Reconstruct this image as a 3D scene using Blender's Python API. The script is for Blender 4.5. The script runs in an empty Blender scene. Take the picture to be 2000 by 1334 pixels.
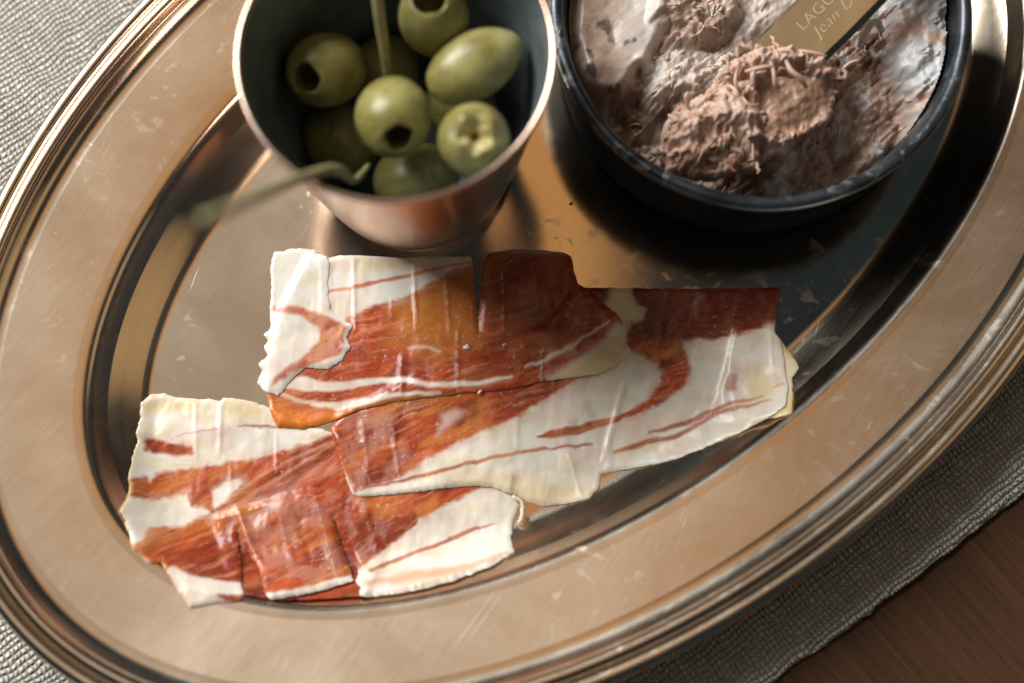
import bpy, math, random
import numpy as np
from mathutils import Vector, Matrix

random.seed(7)
scn = bpy.context.scene
MM = 0.001

# ---------------------------------------------------------------- camera
PH = math.radians(14.0)          # tilt away from straight down
DIST = 312.0                     # mm from the lens to the plate floor at the picture centre
FPX = 2777.8                     # 50 mm lens on a 36 mm sensor, 2000 px wide
cam_d = bpy.data.cameras.new('camera')
cam = bpy.data.objects.new('camera', cam_d)
scn.collection.objects.link(cam)
cam.location = (0, -DIST * math.sin(PH) * MM, DIST * math.cos(PH) * MM)
cam.rotation_euler = (PH, 0, 0)
cam_d.lens = 50; cam_d.sensor_width = 36
cam_d.clip_start = 0.01; cam_d.clip_end = 50
cam_d.dof.use_dof = True
cam_d.dof.focus_distance = 0.3115
cam_d.dof.aperture_fstop = 4.8
cam_d.dof.aperture_blades = 9
scn.camera = cam

# ---------------------------------------------------------------- world and lamps
w = bpy.data.worlds.new('World'); scn.world = w; w.use_nodes = True
bg = w.node_tree.nodes['Background']
bg.inputs[0].default_value = (0.018, 0.029, 0.036, 1); bg.inputs[1].default_value = 1.0

def area(name, loc, target, sx, sy, col, power):
    d = bpy.data.lights.new(name, 'AREA'); d.shape = 'RECTANGLE'; d.size = sx; d.size_y = sy
    d.color = col; d.energy = power
    o = bpy.data.objects.new(name, d); scn.collection.objects.link(o)
    o.location = loc
    o.rotation_euler = (Vector(target) - Vector(loc)).to_track_quat('-Z', 'Y').to_euler()
    return o
# the window, behind and to the left; the warm room light from above
area('window_light', (-0.88, 0.72, 0.92), (0, 0.02, 0), 0.80, 0.92, (1.0, 0.985, 0.955), 35.0)
area('room_light', (-0.42, 0.30, 1.35), (-0.42, 0.30, 0), 0.60, 1.00, (1.0, 0.82, 0.66), 0.86)
area('warm_ceiling_light', (0.0, 0.30, 1.35), (0.0, 0.30, 0), 0.24, 1.00, (1.0, 0.52, 0.17), 0.46)
area('wood_glow', (0.88, -0.02, 0.82), (0, 0.03, 0), 0.50, 0.70, (1.0, 0.66, 0.32), 0.55)

scn.view_settings.view_transform = 'Standard'
scn.view_settings.look = 'None'
scn.view_settings.exposure = 0.0
scn.view_settings.gamma = 1.0
scn.view_settings.use_curve_mapping = False
scn.cycles.use_denoising = True
scn.cycles.max_bounces = 10
scn.cycles.sample_clamp_indirect = 4.0

# ---------------------------------------------------------------- measuring: photograph pixel -> mm on a level plane
_c, _s = math.cos(PH), math.sin(PH)
def gx(px, py, z=2.0):
    px = np.asarray(px, float); py = np.asarray(py, float); z = np.asarray(z, float)
    x = (px - 1000) / FPX; y = -(py - 667) / FPX
    t = (z - DIST * _c) / (y * _s - _c)
    return x * t, -DIST * _s + (y * _c + _s) * t
def topx(x, y, z):               # the inverse: mm -> photograph pixel
    yy = y + DIST * _s; zz = z - DIST * _c
    dep = yy * _s - zz * _c; up = yy * _c + zz * _s
    return 1000 + FPX * x / dep, 667 - FPX * up / dep
def g1(px, py, z=0.0):
    a, b = gx(px, py, z); return float(a), float(b)

# ---------------------------------------------------------------- noise
def _hash(ix, iy, seed):
    n = (ix.astype(np.int64) * 374761393 + iy.astype(np.int64) * 668265263 + seed * 982451653) & 0x7fffffff
    n = ((n ^ (n >> 13)) * 1274126177) & 0x7fffffff
    return ((n ^ (n >> 16)) & 0xffff) / 65535.0
def vn(x, y, seed=0):
    x = np.asarray(x, float); y = np.asarray(y, float)
    ix = np.floor(x); iy = np.floor(y); fx = x - ix; fy = y - iy
    fx = fx * fx * fx * (fx * (fx * 6 - 15) + 10); fy = fy * fy * fy * (fy * (fy * 6 - 15) + 10)
    a = _hash(ix, iy, seed); b = _hash(ix + 1, iy, seed); c = _hash(ix, iy + 1, seed); d = _hash(ix + 1, iy + 1, seed)
    return (a * (1 - fx) + b * fx) * (1 - fy) + (c * (1 - fx) + d * fx) * fy
def fbm(x, y, seed=0, o=4):
    s = 0; a = 0.5; t = 0
    for k in range(o):
        s = s + a * vn(x, y, seed + 17 * k); t += a; a *= 0.5
        x, y = x * 1.93 + y * 0.31 + 7.3, y * 1.93 - x * 0.31 + 3.1
    return s / t
def sst(e0, e1, x):
    t = np.clip((x - e0) / (e1 - e0), 0, 1); return t * t * (3 - 2 * t)
def sdist(X, Y, poly):           # signed distance, negative inside
    P = np.asarray(poly, float); Q = np.roll(P, -1, 0)
    d = np.full(X.shape, 1e9); ins = np.zeros(X.shape, bool)
    for (ax, ay), (bx, by) in zip(P, Q):
        ex, ey = bx - ax, by - ay; L = ex * ex + ey * ey + 1e-12
        t = np.clip(((X - ax) * ex + (Y - ay) * ey) / L, 0, 1)
        d = np.minimum(d, np.hypot(X - ax - t * ex, Y - ay - t * ey))
        c = (ay > Y) != (by > Y)
        if ay != by:
            ins ^= c & (X < (bx - ax) * (Y - ay) / (by - ay) + ax)
    return np.where(ins, -d, d)
def ldist(X, Y, pts, widths=None):    # distance to a polyline minus its (tapering) half width
    P = np.asarray(pts, float); d = np.full(X.shape, 1e9)
    n = len(P); W = np.full(n, 0.0) if widths is None else np.interp(np.linspace(0, 1, n), np.linspace(0, 1, len(widths)), widths)
    for i in range(n - 1):
        ax, ay = P[i]; bx, by = P[i + 1]
        ex, ey = bx - ax, by - ay; L = ex * ex + ey * ey + 1e-12
        t = np.clip(((X - ax) * ex + (Y - ay) * ey) / L, 0, 1)
        d = np.minimum(d, np.hypot(X - ax - t * ex, Y - ay - t * ey) - (W[i] * (1 - t) + W[i + 1] * t))
    return d
def near(X, Y, poly):            # nearest point on a closed outline
    P = np.asarray(poly, float); Q = np.roll(P, -1, 0)
    bd = np.full(X.shape, 1e9); nx = X.copy(); ny = Y.copy()
    for (ax, ay), (bx, by) in zip(P, Q):
        ex, ey = bx - ax, by - ay; L = ex * ex + ey * ey + 1e-12
        t = np.clip(((X - ax) * ex + (Y - ay) * ey) / L, 0, 1)
        qx, qy = ax + t * ex, ay + t * ey; d = np.hypot(X - qx, Y - qy)
        m = d < bd; bd = np.where(m, d, bd); nx = np.where(m, qx, nx); ny = np.where(m, qy, ny)
    return nx, ny
def lin(r, g, b):
    f = lambda c: ((c / 255 + 0.055) / 1.055) ** 2.4 if c > 10 else c / 255 / 12.92
    return np.array([f(r), f(g), f(b)])
def mixc(a, b, t):
    return a * (1 - t[..., None]) + b * t[..., None]

# ---------------------------------------------------------------- objects
def link(o, parent=None):
    scn.collection.objects.link(o)
    if parent is not None: o.parent = parent
    return o
def obj(name, V, F, mat, parent=None, smooth=True, col=None):
    me = bpy.data.meshes.new(name)
    me.from_pydata([tuple(v) for v in np.asarray(V, float).tolist()], [], [tuple(f) for f in F])
    if mat is not None:
        for m in (mat if isinstance(mat, (list, tuple)) else [mat]): me.materials.append(m)
    me.polygons.foreach_set('use_smooth', [smooth] * len(me.polygons))
    if col is not None:
        at = me.attributes.new('tint', 'FLOAT_COLOR', 'POINT')
        at.data.foreach_set('color', np.concatenate([np.clip(col[:, :3], 0, 1), col[:, 3:4] if col.shape[1] > 3 else np.ones((len(col), 1))], 1).ravel())
    me.update()
    return link(bpy.data.objects.new(name, me), parent)
def tag(o, label, cat, group=None):
    o['label'] = label; o['category'] = cat
    if group: o['group'] = group
    return o
def thing(name, label, cat, loc=(0, 0, 0), group=None):
    o = bpy.data.objects.new(name, None); o.empty_display_size = 0.01
    o.location = loc; link(o); return tag(o, label, cat, group)
def lathe(prof, n=128, wob=None):
    """prof: (r, z) in mm, open; returns verts in metres and faces"""
    V = []; F = []
    for k, (r, z) in enumerate(prof):
        for i in range(n):
            a = 2 * math.pi * i / n
            rr, zz = (r, z) if wob is None else wob(r, z, a)
            V.append((rr * math.cos(a) * MM, rr * math.sin(a) * MM, zz * MM))
    for k in range(len(prof) - 1):
        for i in range(n):
            j = (i + 1) % n
            F.append((k * n + i, k * n + j, (k + 1) * n + j, (k + 1) * n + i))
    return np.array(V), F
def tube(pts, rad, n=10, cap=True):
    P = [Vector(p) for p in pts]; V = []; F = []
    up = Vector((0.13, 0.31, 0.94))
    for k, p in enumerate(P):
        d = (P[min(k + 1, len(P) - 1)] - P[max(k - 1, 0)]).normalized()
        a = d.cross(up)
        if a.length < 1e-4: a = d.cross(Vector((1, 0, 0)))
        a.normalize(); b = d.cross(a)
        for i in range(n):
            t = 2 * math.pi * i / n; q = p + (a * math.cos(t) + b * math.sin(t)) * rad[k]
            V.append(tuple(q))
    for k in range(len(P) - 1):
        for i in range(n):
            j = (i + 1) % n; F.append((k * n + i, k * n + j, (k + 1) * n + j, (k + 1) * n + i))
    if cap:
        F.append(tuple(range(n - 1, -1, -1))); F.append(tuple(range((len(P) - 1) * n, len(P) * n)))
    return V, F
def spline(pts, m):
    P = np.asarray(pts, float); n = len(P); out = []
    E = np.vstack([2 * P[0] - P[1], P, 2 * P[-1] - P[-2]])
    for t in np.linspace(0, n - 1, m):
        i = min(int(t), n - 2); f = t - i
        p0, p1, p2, p3 = E[i], E[i + 1], E[i + 2], E[i + 3]
        out.append(0.5 * (2 * p1 + (p2 - p0) * f + (2 * p0 - 5 * p1 + 4 * p2 - p3) * f * f + (3 * p1 - p0 - 3 * p2 + p3) * f ** 3))
    return np.array(out)

# ---------------------------------------------------------------- materials
class NT:
    def __init__(s, name):
        s.m = bpy.data.materials.new(name); s.m.use_nodes = True; s.t = s.m.node_tree; s.n = s.t.nodes
        s.b = s.n['Principled BSDF']; s.out = s.n['Material Output']
    def add(s, typ, **kw):
        n = s.n.new(typ)
        for k, v in kw.items(): setattr(n, k, v)
        return n
    def l(s, a, b): s.t.links.new(a, b)
    def val(s, inp, v):
        if hasattr(v, 'is_linked') or isinstance(v, bpy.types.NodeSocket): s.l(v, inp)
        else: inp.default_value = v
    def math(s, op, a, b=None, clamp=False):
        n = s.add('ShaderNodeMath', operation=op, use_clamp=clamp); s.val(n.inputs[0], a)
        if b is not None: s.val(n.inputs[1], b)
        return n.outputs[0]
    def mix(s, f, a, b):
        n = s.add('ShaderNodeMix', data_type='RGBA'); s.val(n.inputs[0], f); s.val(n.inputs[6], a); s.val(n.inputs[7], b); return n.outputs[2]
    def co(s): return s.add('ShaderNodeTexCoord').outputs['Object']
    def map(s, v, rot=0, sc=(1, 1, 1), loc=(0, 0, 0)):
        a = s.add('ShaderNodeMapping'); s.l(v, a.inputs[0]); a.inputs['Rotation'].default_value = (0, 0, rot)
        b = s.add('ShaderNodeMapping'); s.l(a.outputs[0], b.inputs[0]); b.inputs['Scale'].default_value = sc; b.inputs['Location'].default_value = loc
        return b.outputs[0]
    def noise(s, v, scale, detail=4, rough=0.55, dist=0.0):
        n = s.add('ShaderNodeTexNoise'); s.l(v, n.inputs['Vector']); n.inputs['Scale'].default_value = scale
        n.inputs['Detail'].default_value = detail; n.inputs['Roughness'].default_value = rough; n.inputs['Distortion'].default_value = dist
        return n.outputs[0]
    def ramp(s, f, a, b, inter='LINEAR'):
        n = s.add('ShaderNodeMapRange', interpolation_type='SMOOTHSTEP'); s.l(f, n.inputs[0])
        n.inputs[1].default_value = a; n.inputs[2].default_value = b; return n.outputs[0]
    def bump(s, h, strength, dist, normal=None):
        n = s.add('ShaderNodeBump'); s.l(h, n.inputs['Height']); n.inputs['Strength'].default_value = strength
        n.inputs['Distance'].default_value = dist
        if normal is not None: s.l(normal, n.inputs['Normal'])
        return n.outputs[0]
    def rgb(s, c): return (float(c[0]), float(c[1]), float(c[2]), 1.0)

PLATE_ANG = math.radians(37.5)
def m_plate(name='brushed_silver', r0=0.19, amt=1.0, stn=1.0):
    t = NT(name); b = t.b; co = t.co()
    b.inputs['Metallic'].default_value = 1.0
    blot = t.noise(co, 38, 5, 0.6, 0.4); fine = t.noise(co, 700, 3)
    st1 = t.ramp(t.noise(t.map(co, 0.6, (1, 1.5, 1)), 150, 3, 0.5, 0.8), 0.60, 0.70)
    st2 = t.ramp(t.noise(t.map(co, 0.2, (1, 1, 1), (3, 1, 0)), 330, 2, 0.5, 0.5), 0.64, 0.74)
    st = t.math('MULTIPLY', t.math('MAXIMUM', st1, st2), t.ramp(t.noise(co, 22, 2), 0.44, 0.62))
    scr = None
    for k, (ang, long, wide, th) in enumerate([(0.95, 30, 2600, 0.70), (1.25, 40, 3400, 0.71), (0.35, 36, 3000, 0.73), (-0.5, 50, 3800, 0.75), (1.9, 44, 3200, 0.74)]):
        q = t.ramp(t.noise(t.map(co, -ang, (long, wide, 1), (k * 3.1, k * 1.7, 0)), 1.0, 2, 0.5), th + 0.005, th + 0.06)
        q = t.math('MULTIPLY', q, t.ramp(t.noise(t.map(co, 0, (1, 1, 1), (k * 2.0, 0, 0)), 45, 2), 0.45, 0.65))
        scr = q if scr is None else t.math('MAXIMUM', scr, q)
    brush = t.noise(t.map(co, -0.95, (90, 2600, 1)), 1.0, 3, 0.6)
    col = t.mix(t.ramp(blot, 0.3, 0.75), (0.68, 0.555, 0.425, 1), (0.78, 0.67, 0.54, 1))
    col = t.mix(t.math('MULTIPLY', st, 0.18 * stn), col, (0.80, 0.74, 0.69, 1))
    col = t.mix(t.math('MULTIPLY', scr, 0.22), col, (0.88, 0.86, 0.84, 1))
    t.l(col, b.inputs['Base Color'])
    r = t.math('ADD', r0, t.math('MULTIPLY', blot, 0.13))
    r = t.math('ADD', r, t.math('MULTIPLY', st, 0.06 * stn)); r = t.math('ADD', r, t.math('MULTIPLY', scr, 0.12))
    r = t.math('ADD', r, t.math('MULTIPLY', t.math('SUBTRACT', brush, 0.5), 0.10))
    t.l(r, b.inputs['Roughness'])
    h = t.math('ADD', t.math('MULTIPLY', brush, 0.35), t.math('MULTIPLY', scr, -0.8)); h = t.math('ADD', h, t.math('MULTIPLY', fine, 0.12))
    t.l(t.bump(h, 0.10 * amt, 0.00006), b.inputs['Normal'])
    return t.m
def m_copper(name, base, rough, dark):
    t = NT(name); b = t.b; co = t.co(); b.inputs['Metallic'].default_value = 1.0
    n = t.noise(co, 60, 5, 0.6, 0.3); v = t.noise(t.map(co, 0, (900, 900, 12)), 1, 3)
    t.l(t.mix(t.ramp(n, 0.35, 0.7), (*dark, 1), (*base, 1)), b.inputs['Base Color'])
    t.l(t.math('ADD', rough - 0.06, t.math('MULTIPLY', n, 0.16)), b.inputs['Roughness'])
    t.l(t.bump(v, 0.03, 0.00003), b.inputs['Normal'])
    return t.m
def m_tin():
    t = NT('tin_lining'); b = t.b; co = t.co(); b.inputs['Metallic'].default_value = 0.6
    n = t.noise(co, 90, 5, 0.6)
    t.l(t.mix(t.ramp(n, 0.3, 0.7), (0.14, 0.18, 0.20, 1), (0.28, 0.335, 0.355, 1)), b.inputs['Base Color'])
    t.l(t.math('ADD', 0.34, t.math('MULTIPLY', n, 0.15)), b.inputs['Roughness']); return t.m
def m_bowl():
    t = NT('blackened_tin'); b = t.b; co = t.co(); b.inputs['Metallic'].default_value = 0.0
    n = t.noise(co, 70, 5, 0.6); f = t.noise(co, 420, 4)
    t.l(t.mix(t.ramp(n, 0.35, 0.7), (0.006, 0.009, 0.012, 1), (0.016, 0.021, 0.026, 1)), b.inputs['Base Color'])
    t.l(t.math('ADD', 0.30, t.math('MULTIPLY', n, 0.26)), b.inputs['Roughness']); b.inputs['Specular IOR Level'].default_value = 0.03; b.inputs['IOR'].default_value = 1.12
    t.l(t.bump(t.math('ADD', n, t.math('MULTIPLY', f, 0.4)), 0.25, 0.0004), b.inputs['Normal']); return t.m
def m_greasy():
    t = NT('greasy_rim'); b = t.b; co = t.co()
    n = t.noise(co, 70, 5, 0.6); f = t.noise(co, 420, 4); g = t.noise(t.map(co, 0.3, (1, 1, 0.5)), 210, 5, 0.7, 0.8)
    k = t.math('MULTIPLY', t.math('MULTIPLY', t.ramp(g, 0.50, 0.66), t.ramp(t.noise(co, 38, 3), 0.45, 0.62)), 0.6)
    t.l(t.mix(k, t.mix(t.ramp(n, 0.35, 0.7), (0.04, 0.048, 0.058, 1), (0.12, 0.13, 0.145, 1)), (0.50, 0.52, 0.55, 1)), b.inputs['Base Color'])
    t.l(t.math('MULTIPLY', t.math('SUBTRACT', 1.0, k), 0.7), b.inputs['Metallic'])
    t.l(t.math('ADD', 0.22, t.math('MULTIPLY', n, 0.25)), b.inputs['Roughness'])
    t.l(t.bump(t.math('ADD', t.math('MULTIPLY', k, 1.2), t.math('ADD', n, t.math('MULTIPLY', f, 0.5))), 0.5, 0.0005), b.inputs['Normal']); return t.m
def m_ham():
    t = NT('cured_ham'); b = t.b; co = t.co()
    a = t.add('ShaderNodeAttribute', attribute_name='tint'); n = t.noise(co, 900, 4, 0.6); m = t.noise(co, 170, 3)
    grain = t.noise(t.map(co, 0.4, (1, 4, 1)), 520, 4, 0.6)
    c = t.mix(t.math('MULTIPLY', t.ramp(grain, 0.45, 0.8), 0.10), a.outputs['Color'], (0.85, 0.62, 0.48, 1))
    t.l(c, b.inputs['Base Color'])
    t.l(t.math('ADD', 0.20, t.math('MULTIPLY', m, 0.26)), b.inputs['Roughness'])
    b.inputs['Coat Weight'].default_value = 0.25; b.inputs['Coat Roughness'].default_value = 0.22
    b.inputs['Subsurface Weight'].default_value = 0.5
    b.inputs['Subsurface Radius'].default_value = (1.0, 0.65, 0.45); b.inputs['Subsurface Scale'].default_value = 0.0011
    b.inputs['IOR'].default_value = 1.44; b.inputs['Specular IOR Level'].default_value = 0.5
    t.l(t.bump(t.math('ADD', n, t.math('MULTIPLY', grain, 0.8)), 0.20, 0.00014), b.inputs['Normal']); return t.m
def m_tint(name, rough, sss, bstr, bdist, coat=0.0, sc=1.0, fib=1.0):
    t = NT(name); b = t.b; co = t.co()
    a = t.add('ShaderNodeAttribute', attribute_name='tint'); n = t.noise(co, 650 * sc, 5, 0.65); f = t.noise(t.map(co, 0.7, (1, fib, 1)), 330 * sc, 4, 0.6, 0.6)
    al = a.outputs['Alpha']
    c = t.mix(t.math('MULTIPLY', t.ramp(n, 0.5, 0.75), 0.22), a.outputs['Color'], (0.70, 0.58, 0.50, 1))
    c = t.mix(t.math('MULTIPLY', t.math('MULTIPLY', t.ramp(f, 0.55, 0.30), 0.22), al), c, (0.19, 0.125, 0.09, 1))
    t.l(c, b.inputs['Base Color'])
    t.l(t.math('ADD', rough - 0.04, t.math('MULTIPLY', al, 0.14)), b.inputs['Roughness'])
    b.inputs['Subsurface Weight'].default_value = sss; b.inputs['Subsurface Radius'].default_value = (1, 0.6, 0.4); b.inputs['Subsurface Scale'].default_value = 0.0010
    b.inputs['Coat Weight'].default_value = coat; b.inputs['Coat Roughness'].default_value = 0.2
    t.l(t.bump(t.math('MULTIPLY', t.math('ADD', n, f), t.math('ADD', al, 0.06)), bstr, bdist), b.inputs['Normal']); return t.m
def m_olive():
    t = NT('olive_skin'); b = t.b; co = t.co()
    n = t.noise(co, 170, 4, 0.55); sp = t.noise(co, 900, 2); oi = t.add('ShaderNodeObjectInfo')
    c = t.mix(t.ramp(n, 0.3, 0.7), (0.240, 0.210, 0.055, 1), (0.450, 0.410, 0.165, 1))
    c = t.mix(t.math('MULTIPLY', t.ramp(sp, 0.60, 0.72), 0.5), c, (0.50, 0.50, 0.25, 1))
    c = t.mix(t.math('MULTIPLY', t.ramp(t.noise(co, 260, 3, 0.6, 1.0), 0.60, 0.72), 0.5), c, (0.13, 0.10, 0.025, 1))
    c = t.mix(t.math('MULTIPLY', oi.outputs['Random'], 0.35), c, (0.20, 0.17, 0.03, 1))
    t.l(c, b.inputs['Base Color']); b.inputs['Roughness'].default_value = 0.34
    b.inputs['Subsurface Weight'].default_value = 0.25; b.inputs['Subsurface Radius'].default_value = (1, 0.8, 0.3); b.inputs['Subsurface Scale'].default_value = 0.0012
    t.l(t.bump(t.math('ADD', n, t.math('MULTIPLY', sp, 0.2)), 0.12, 0.0003), b.inputs['Normal']); return t.m
def m_simple(name, c1, c2, scale, rough, metal=0.0, stretch=(1, 1, 1), bstr=0.2, bdist=0.0002, sss=0.0, rot=0):
    t = NT(name); b = t.b; co = t.map(t.co(), rot, stretch); n = t.noise(co, scale, 5, 0.6, 0.3)
    t.l(t.mix(t.ramp(n, 0.3, 0.7), (*c1, 1), (*c2, 1)), b.inputs['Base Color'])
    t.l(t.math('ADD', rough - 0.07, t.math('MULTIPLY', n, 0.14)), b.inputs['Roughness']); b.inputs['Metallic'].default_value = metal
    if sss: b.inputs['Subsurface Weight'].default_value = sss; b.inputs['Subsurface Scale'].default_value = 0.001
    t.l(t.bump(n, bstr, bdist), b.inputs['Normal']); return t.m
CLOTH_ANG = math.radians(37.0)
def m_linen():
    t = NT('linen'); b = t.b; co = t.co()
    wob = t.add('ShaderNodeTexNoise'); t.l(co, wob.inputs['Vector']); wob.inputs['Scale'].default_value = 160; wob.inputs['Detail'].default_value = 3
    sub = t.add('ShaderNodeVectorMath', operation='SUBTRACT'); t.l(wob.outputs['Color'], sub.inputs[0]); sub.inputs[1].default_value = (0.5, 0.5, 0.5)
    scl = t.add('ShaderNodeVectorMath', operation='SCALE'); t.l(sub.outputs[0], scl.inputs[0]); scl.inputs['Scale'].default_value = 0.0028
    ad = t.add('ShaderNodeVectorMath', operation='ADD'); t.l(co, ad.inputs[0]); t.l(scl.outputs[0], ad.inputs[1])
    v = t.map(ad.outputs[0], -CLOTH_ANG, (900, 760, 1))
    sp = t.add('ShaderNodeSeparateXYZ'); t.l(v, sp.inputs[0]); u, w_ = sp.outputs[0], sp.outputs[1]
    su = t.math('ABSOLUTE', t.math('SINE', t.math('MULTIPLY', u, math.pi))); sv = t.math('ABSOLUTE', t.math('SINE', t.math('MULTIPLY', w_, math.pi)))
    par = t.math('MODULO', t.math('ADD', t.math('FLOOR', u), t.math('ADD', t.math('FLOOR', w_), 2000.0)), 2.0)
    ca = t.math('MULTIPLY', su, t.math('POWER', sv, 0.5)); cb = t.math('MULTIPLY', sv, t.math('POWER', su, 0.5))
    h = t.math('ADD', t.math('MULTIPLY', ca, par), t.math('MULTIPLY', cb, t.math('SUBTRACT', 1.0, par)))
    slub = t.noise(t.map(co, -CLOTH_ANG, (25, 700, 1)), 1, 3); slub2 = t.noise(t.map(co, -CLOTH_ANG, (700, 22, 1)), 1, 3)
    fz = t.noise(co, 2200, 3); pt = t.noise(co, 30, 4)
    tone = t.math('ADD', t.math('MULTIPLY', slub, par), t.math('MULTIPLY', slub2, t.math('SUBTRACT', 1.0, par)))
    c = t.mix(t.ramp(tone, 0.3, 0.7), (0.66, 0.61, 0.52, 1), (0.95, 0.91, 0.82, 1))
    c = t.mix(t.math('MULTIPLY', t.ramp(h, 0.5, 0.05), 0.50), c, (0.30, 0.27, 0.21, 1))
    c = t.mix(t.math('MULTIPLY', t.ramp(pt, 0.5, 0.75), 0.35), c, (0.30, 0.27, 0.21, 1))
    t.l(c, b.inputs['Base Color']); b.inputs['Roughness'].default_value = 0.9; b.inputs['Sheen Weight'].default_value = 0.15
    hh = t.math('ADD', h, t.math('MULTIPLY', fz, 0.35)); hh = t.math('ADD', hh, t.math('MULTIPLY', tone, 0.6))
    t.l(t.bump(hh, 1.0, 0.0009), b.inputs['Normal']); return t.m
def m_wood():
    t = NT('dark_wood'); b = t.b; co = t.co()
    v = t.map(co, math.radians(52), (6, 150, 1)); g = t.noise(v, 1.0, 5, 0.6, 0.6); v2 = t.map(co, math.radians(52), (25, 1400, 1)); f = t.noise(v2, 1.0, 4, 0.6)
    gl = t.ramp(t.math('ABSOLUTE', t.math('SUBTRACT', t.math('FRACT', t.math('MULTIPLY', t.math('ADD', g, t.math('MULTIPLY', f, 0.03)), 9.0)), 0.5)), 0.0, 0.22)
    c = t.mix(t.ramp(f, 0.3, 0.75), (0.066, 0.029, 0.013, 1), (0.110, 0.050, 0.022, 1))
    c = t.mix(t.math('MULTIPLY', t.math('SUBTRACT', 1.0, gl), 0.55), c, (0.050, 0.026, 0.014, 1))
    t.l(c, b.inputs['Base Color']); t.l(t.math('ADD', 0.6, t.math('MULTIPLY', f, 0.25)), b.inputs['Roughness']); b.inputs['Specular IOR Level'].default_value = 0.25
    t.l(t.bump(t.math('ADD', gl, f), 0.3, 0.0003), b.inputs['Normal']); return t.m

# ================================================================= SETTING: table, cloth
Z_CLOTH = -2.2
tb = obj('tabletop', [(-0.6, -0.6, -0.0045), (0.6, -0.6, -0.0045), (0.6, 0.6, -0.0045), (-0.6, 0.6, -0.0045),
                      (-0.6, -0.6, -0.03), (0.6, -0.6, -0.03), (0.6, 0.6, -0.03), (-0.6, 0.6, -0.03)],
         [(0, 1, 2, 3), (7, 6, 5, 4), (0, 4, 5, 1), (1, 5, 6, 2), (2, 6, 7, 3), (3, 7, 4, 0)], m_wood(), smooth=False)
tb['kind'] = 'structure'

def build_cloth():
    ax, ay = g1(2000, 962, Z_CLOTH); bx, by = g1(1500, 1342, Z_CLOTH)
    d = np.array([ax - bx, ay - by]); d /= np.hypot(*d); nrm = np.array([-d[1], d[0]])       # nrm points to the upper left
    org = np.array([bx, by])
    nu, nv = 300, 200
    U = np.linspace(-260, 320, nu); Vv = np.concatenate([np.linspace(0, 60, 90), np.linspace(61.5, 330, nv - 90)])
    uu, vv = np.meshgrid(U, Vv, indexing='ij')
    edge = (fbm(uu / 30, uu * 0 + 3, 5, 3) - 0.5) * 2.0 + (vn(uu / 1.8, uu * 0, 9) - 0.5) * 0.6
    off = vv + edge * np.exp(-vv / 6)
    X = org[0] + d[0] * uu + nrm[0] * off; Y = org[1] + d[1] * uu + nrm[1] * off
    Z = Z_CLOTH + (fbm(X / 40, Y / 40, 31, 3) - 0.62) * 2.2 - 0.9 * np.exp(-vv / 2.0)
    Z = np.minimum(Z, -1.55) 
    Z = np.maximum(Z, -3.9)
    V = np.stack([X, Y, Z], -1).reshape(-1, 3) * MM
    F = [(i * nv + j, (i + 1) * nv + j, (i + 1) * nv + j + 1, i * nv + j + 1) for i in range(nu - 1) for j in range(nv - 1)]
    n = len(V); low = V[[i * nv for i in range(nu)]].copy(); low[:, 2] = -0.0044
    V = np.concatenate([V, low]); F += [(i * nv, n + i, n + i + 1, (i + 1) * nv) for i in range(nu - 1)]
    o = obj('tablecloth', V, F, m_linen())
    tag(o, 'coarse grey linen cloth lying under the oval platter', 'cloth')
build_cloth()

# ================================================================= PLATTER
PC = np.array([10.3, 31.2])
FLOOR_A, FLOOR_B = 107.0, 55.5
# (semi axis a, semi axis b, z)
def plate_profile():
    pr = []
    for f in np.linspace(0.0, 1.0, 18): pr.append((FLOOR_A * f, FLOOR_B * f, 0.0, 'well'))
    pr[0] = (0.5, 0.3, 0.0, 'well')
    for t in np.linspace(0, 1, 26)[1:]:
        w_ = 11.0 * t; z = 8.2 * t ** 1.75
        pr.append((FLOOR_A + w_, FLOOR_B + w_, z, 'wall'))
    a0, b0, z0 = pr[-1][:3]
    for w_, dz in ((0.28, 0.33), (0.56, 0.60), (0.86, 0.82), (1.18, 0.98), (1.55, 1.11), (2.0, 1.22)): pr.append((a0 + w_, b0 + w_ * 1.1, z0 + dz, 'wall'))
    a0, b0, z0 = pr[-1][:3]; a1, b1, z1 = 133.4, 84.6, 11.9; ZR = -0.1
    pr.append((a0 + 0.5, b0 + 0.6, z0 + 0.09, 'wall'))
    for t in np.linspace(0.09, 1, 14): pr.append((a0 + (a1 - a0) * t, b0 + (b1 - b0) * t, z0 + (z1 - z0) * t, 'flange'))
    # cove
    for w_, z in [(0.5, 12.02), (1.2, 12.08), (2.0, 12.25), (2.8, 12.6), (3.6, 13.15), (4.3, 13.9), (4.7, 14.35)]: pr.append((a1 + w_, b1 + w_, z + ZR, 'rim'))
    # inner bead, groove, outer bead
    for k in range(13):
        an = math.radians(200 - 190 * k / 12); pr.append((a1 + 6.35 + 1.5 * math.cos(an), b1 + 6.35 + 1.5 * math.cos(an), 14.5 + ZR + 1.35 * math.sin(an), 'rim'))
    pr.append((a1 + 8.0, b1 + 8.0, 13.9 + ZR, 'rim'))
    for k in range(17):
        an = math.radians(175 - 235 * k / 16); pr.append((a1 + 9.75 + 1.75 * math.cos(an), b1 + 9.75 + 1.75 * math.cos(an), 13.9 + ZR + 1.6 * math.sin(an), 'rim'))
    return pr
PROF = plate_profile()
def ring_shift(a):          # the well sits a little off the centre of the flange
    t = np.clip((133.4 - np.asarray(a, float)) / (133.4 - 119.0), 0, 1); return 3.0 * t, 0.7 * t
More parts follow.
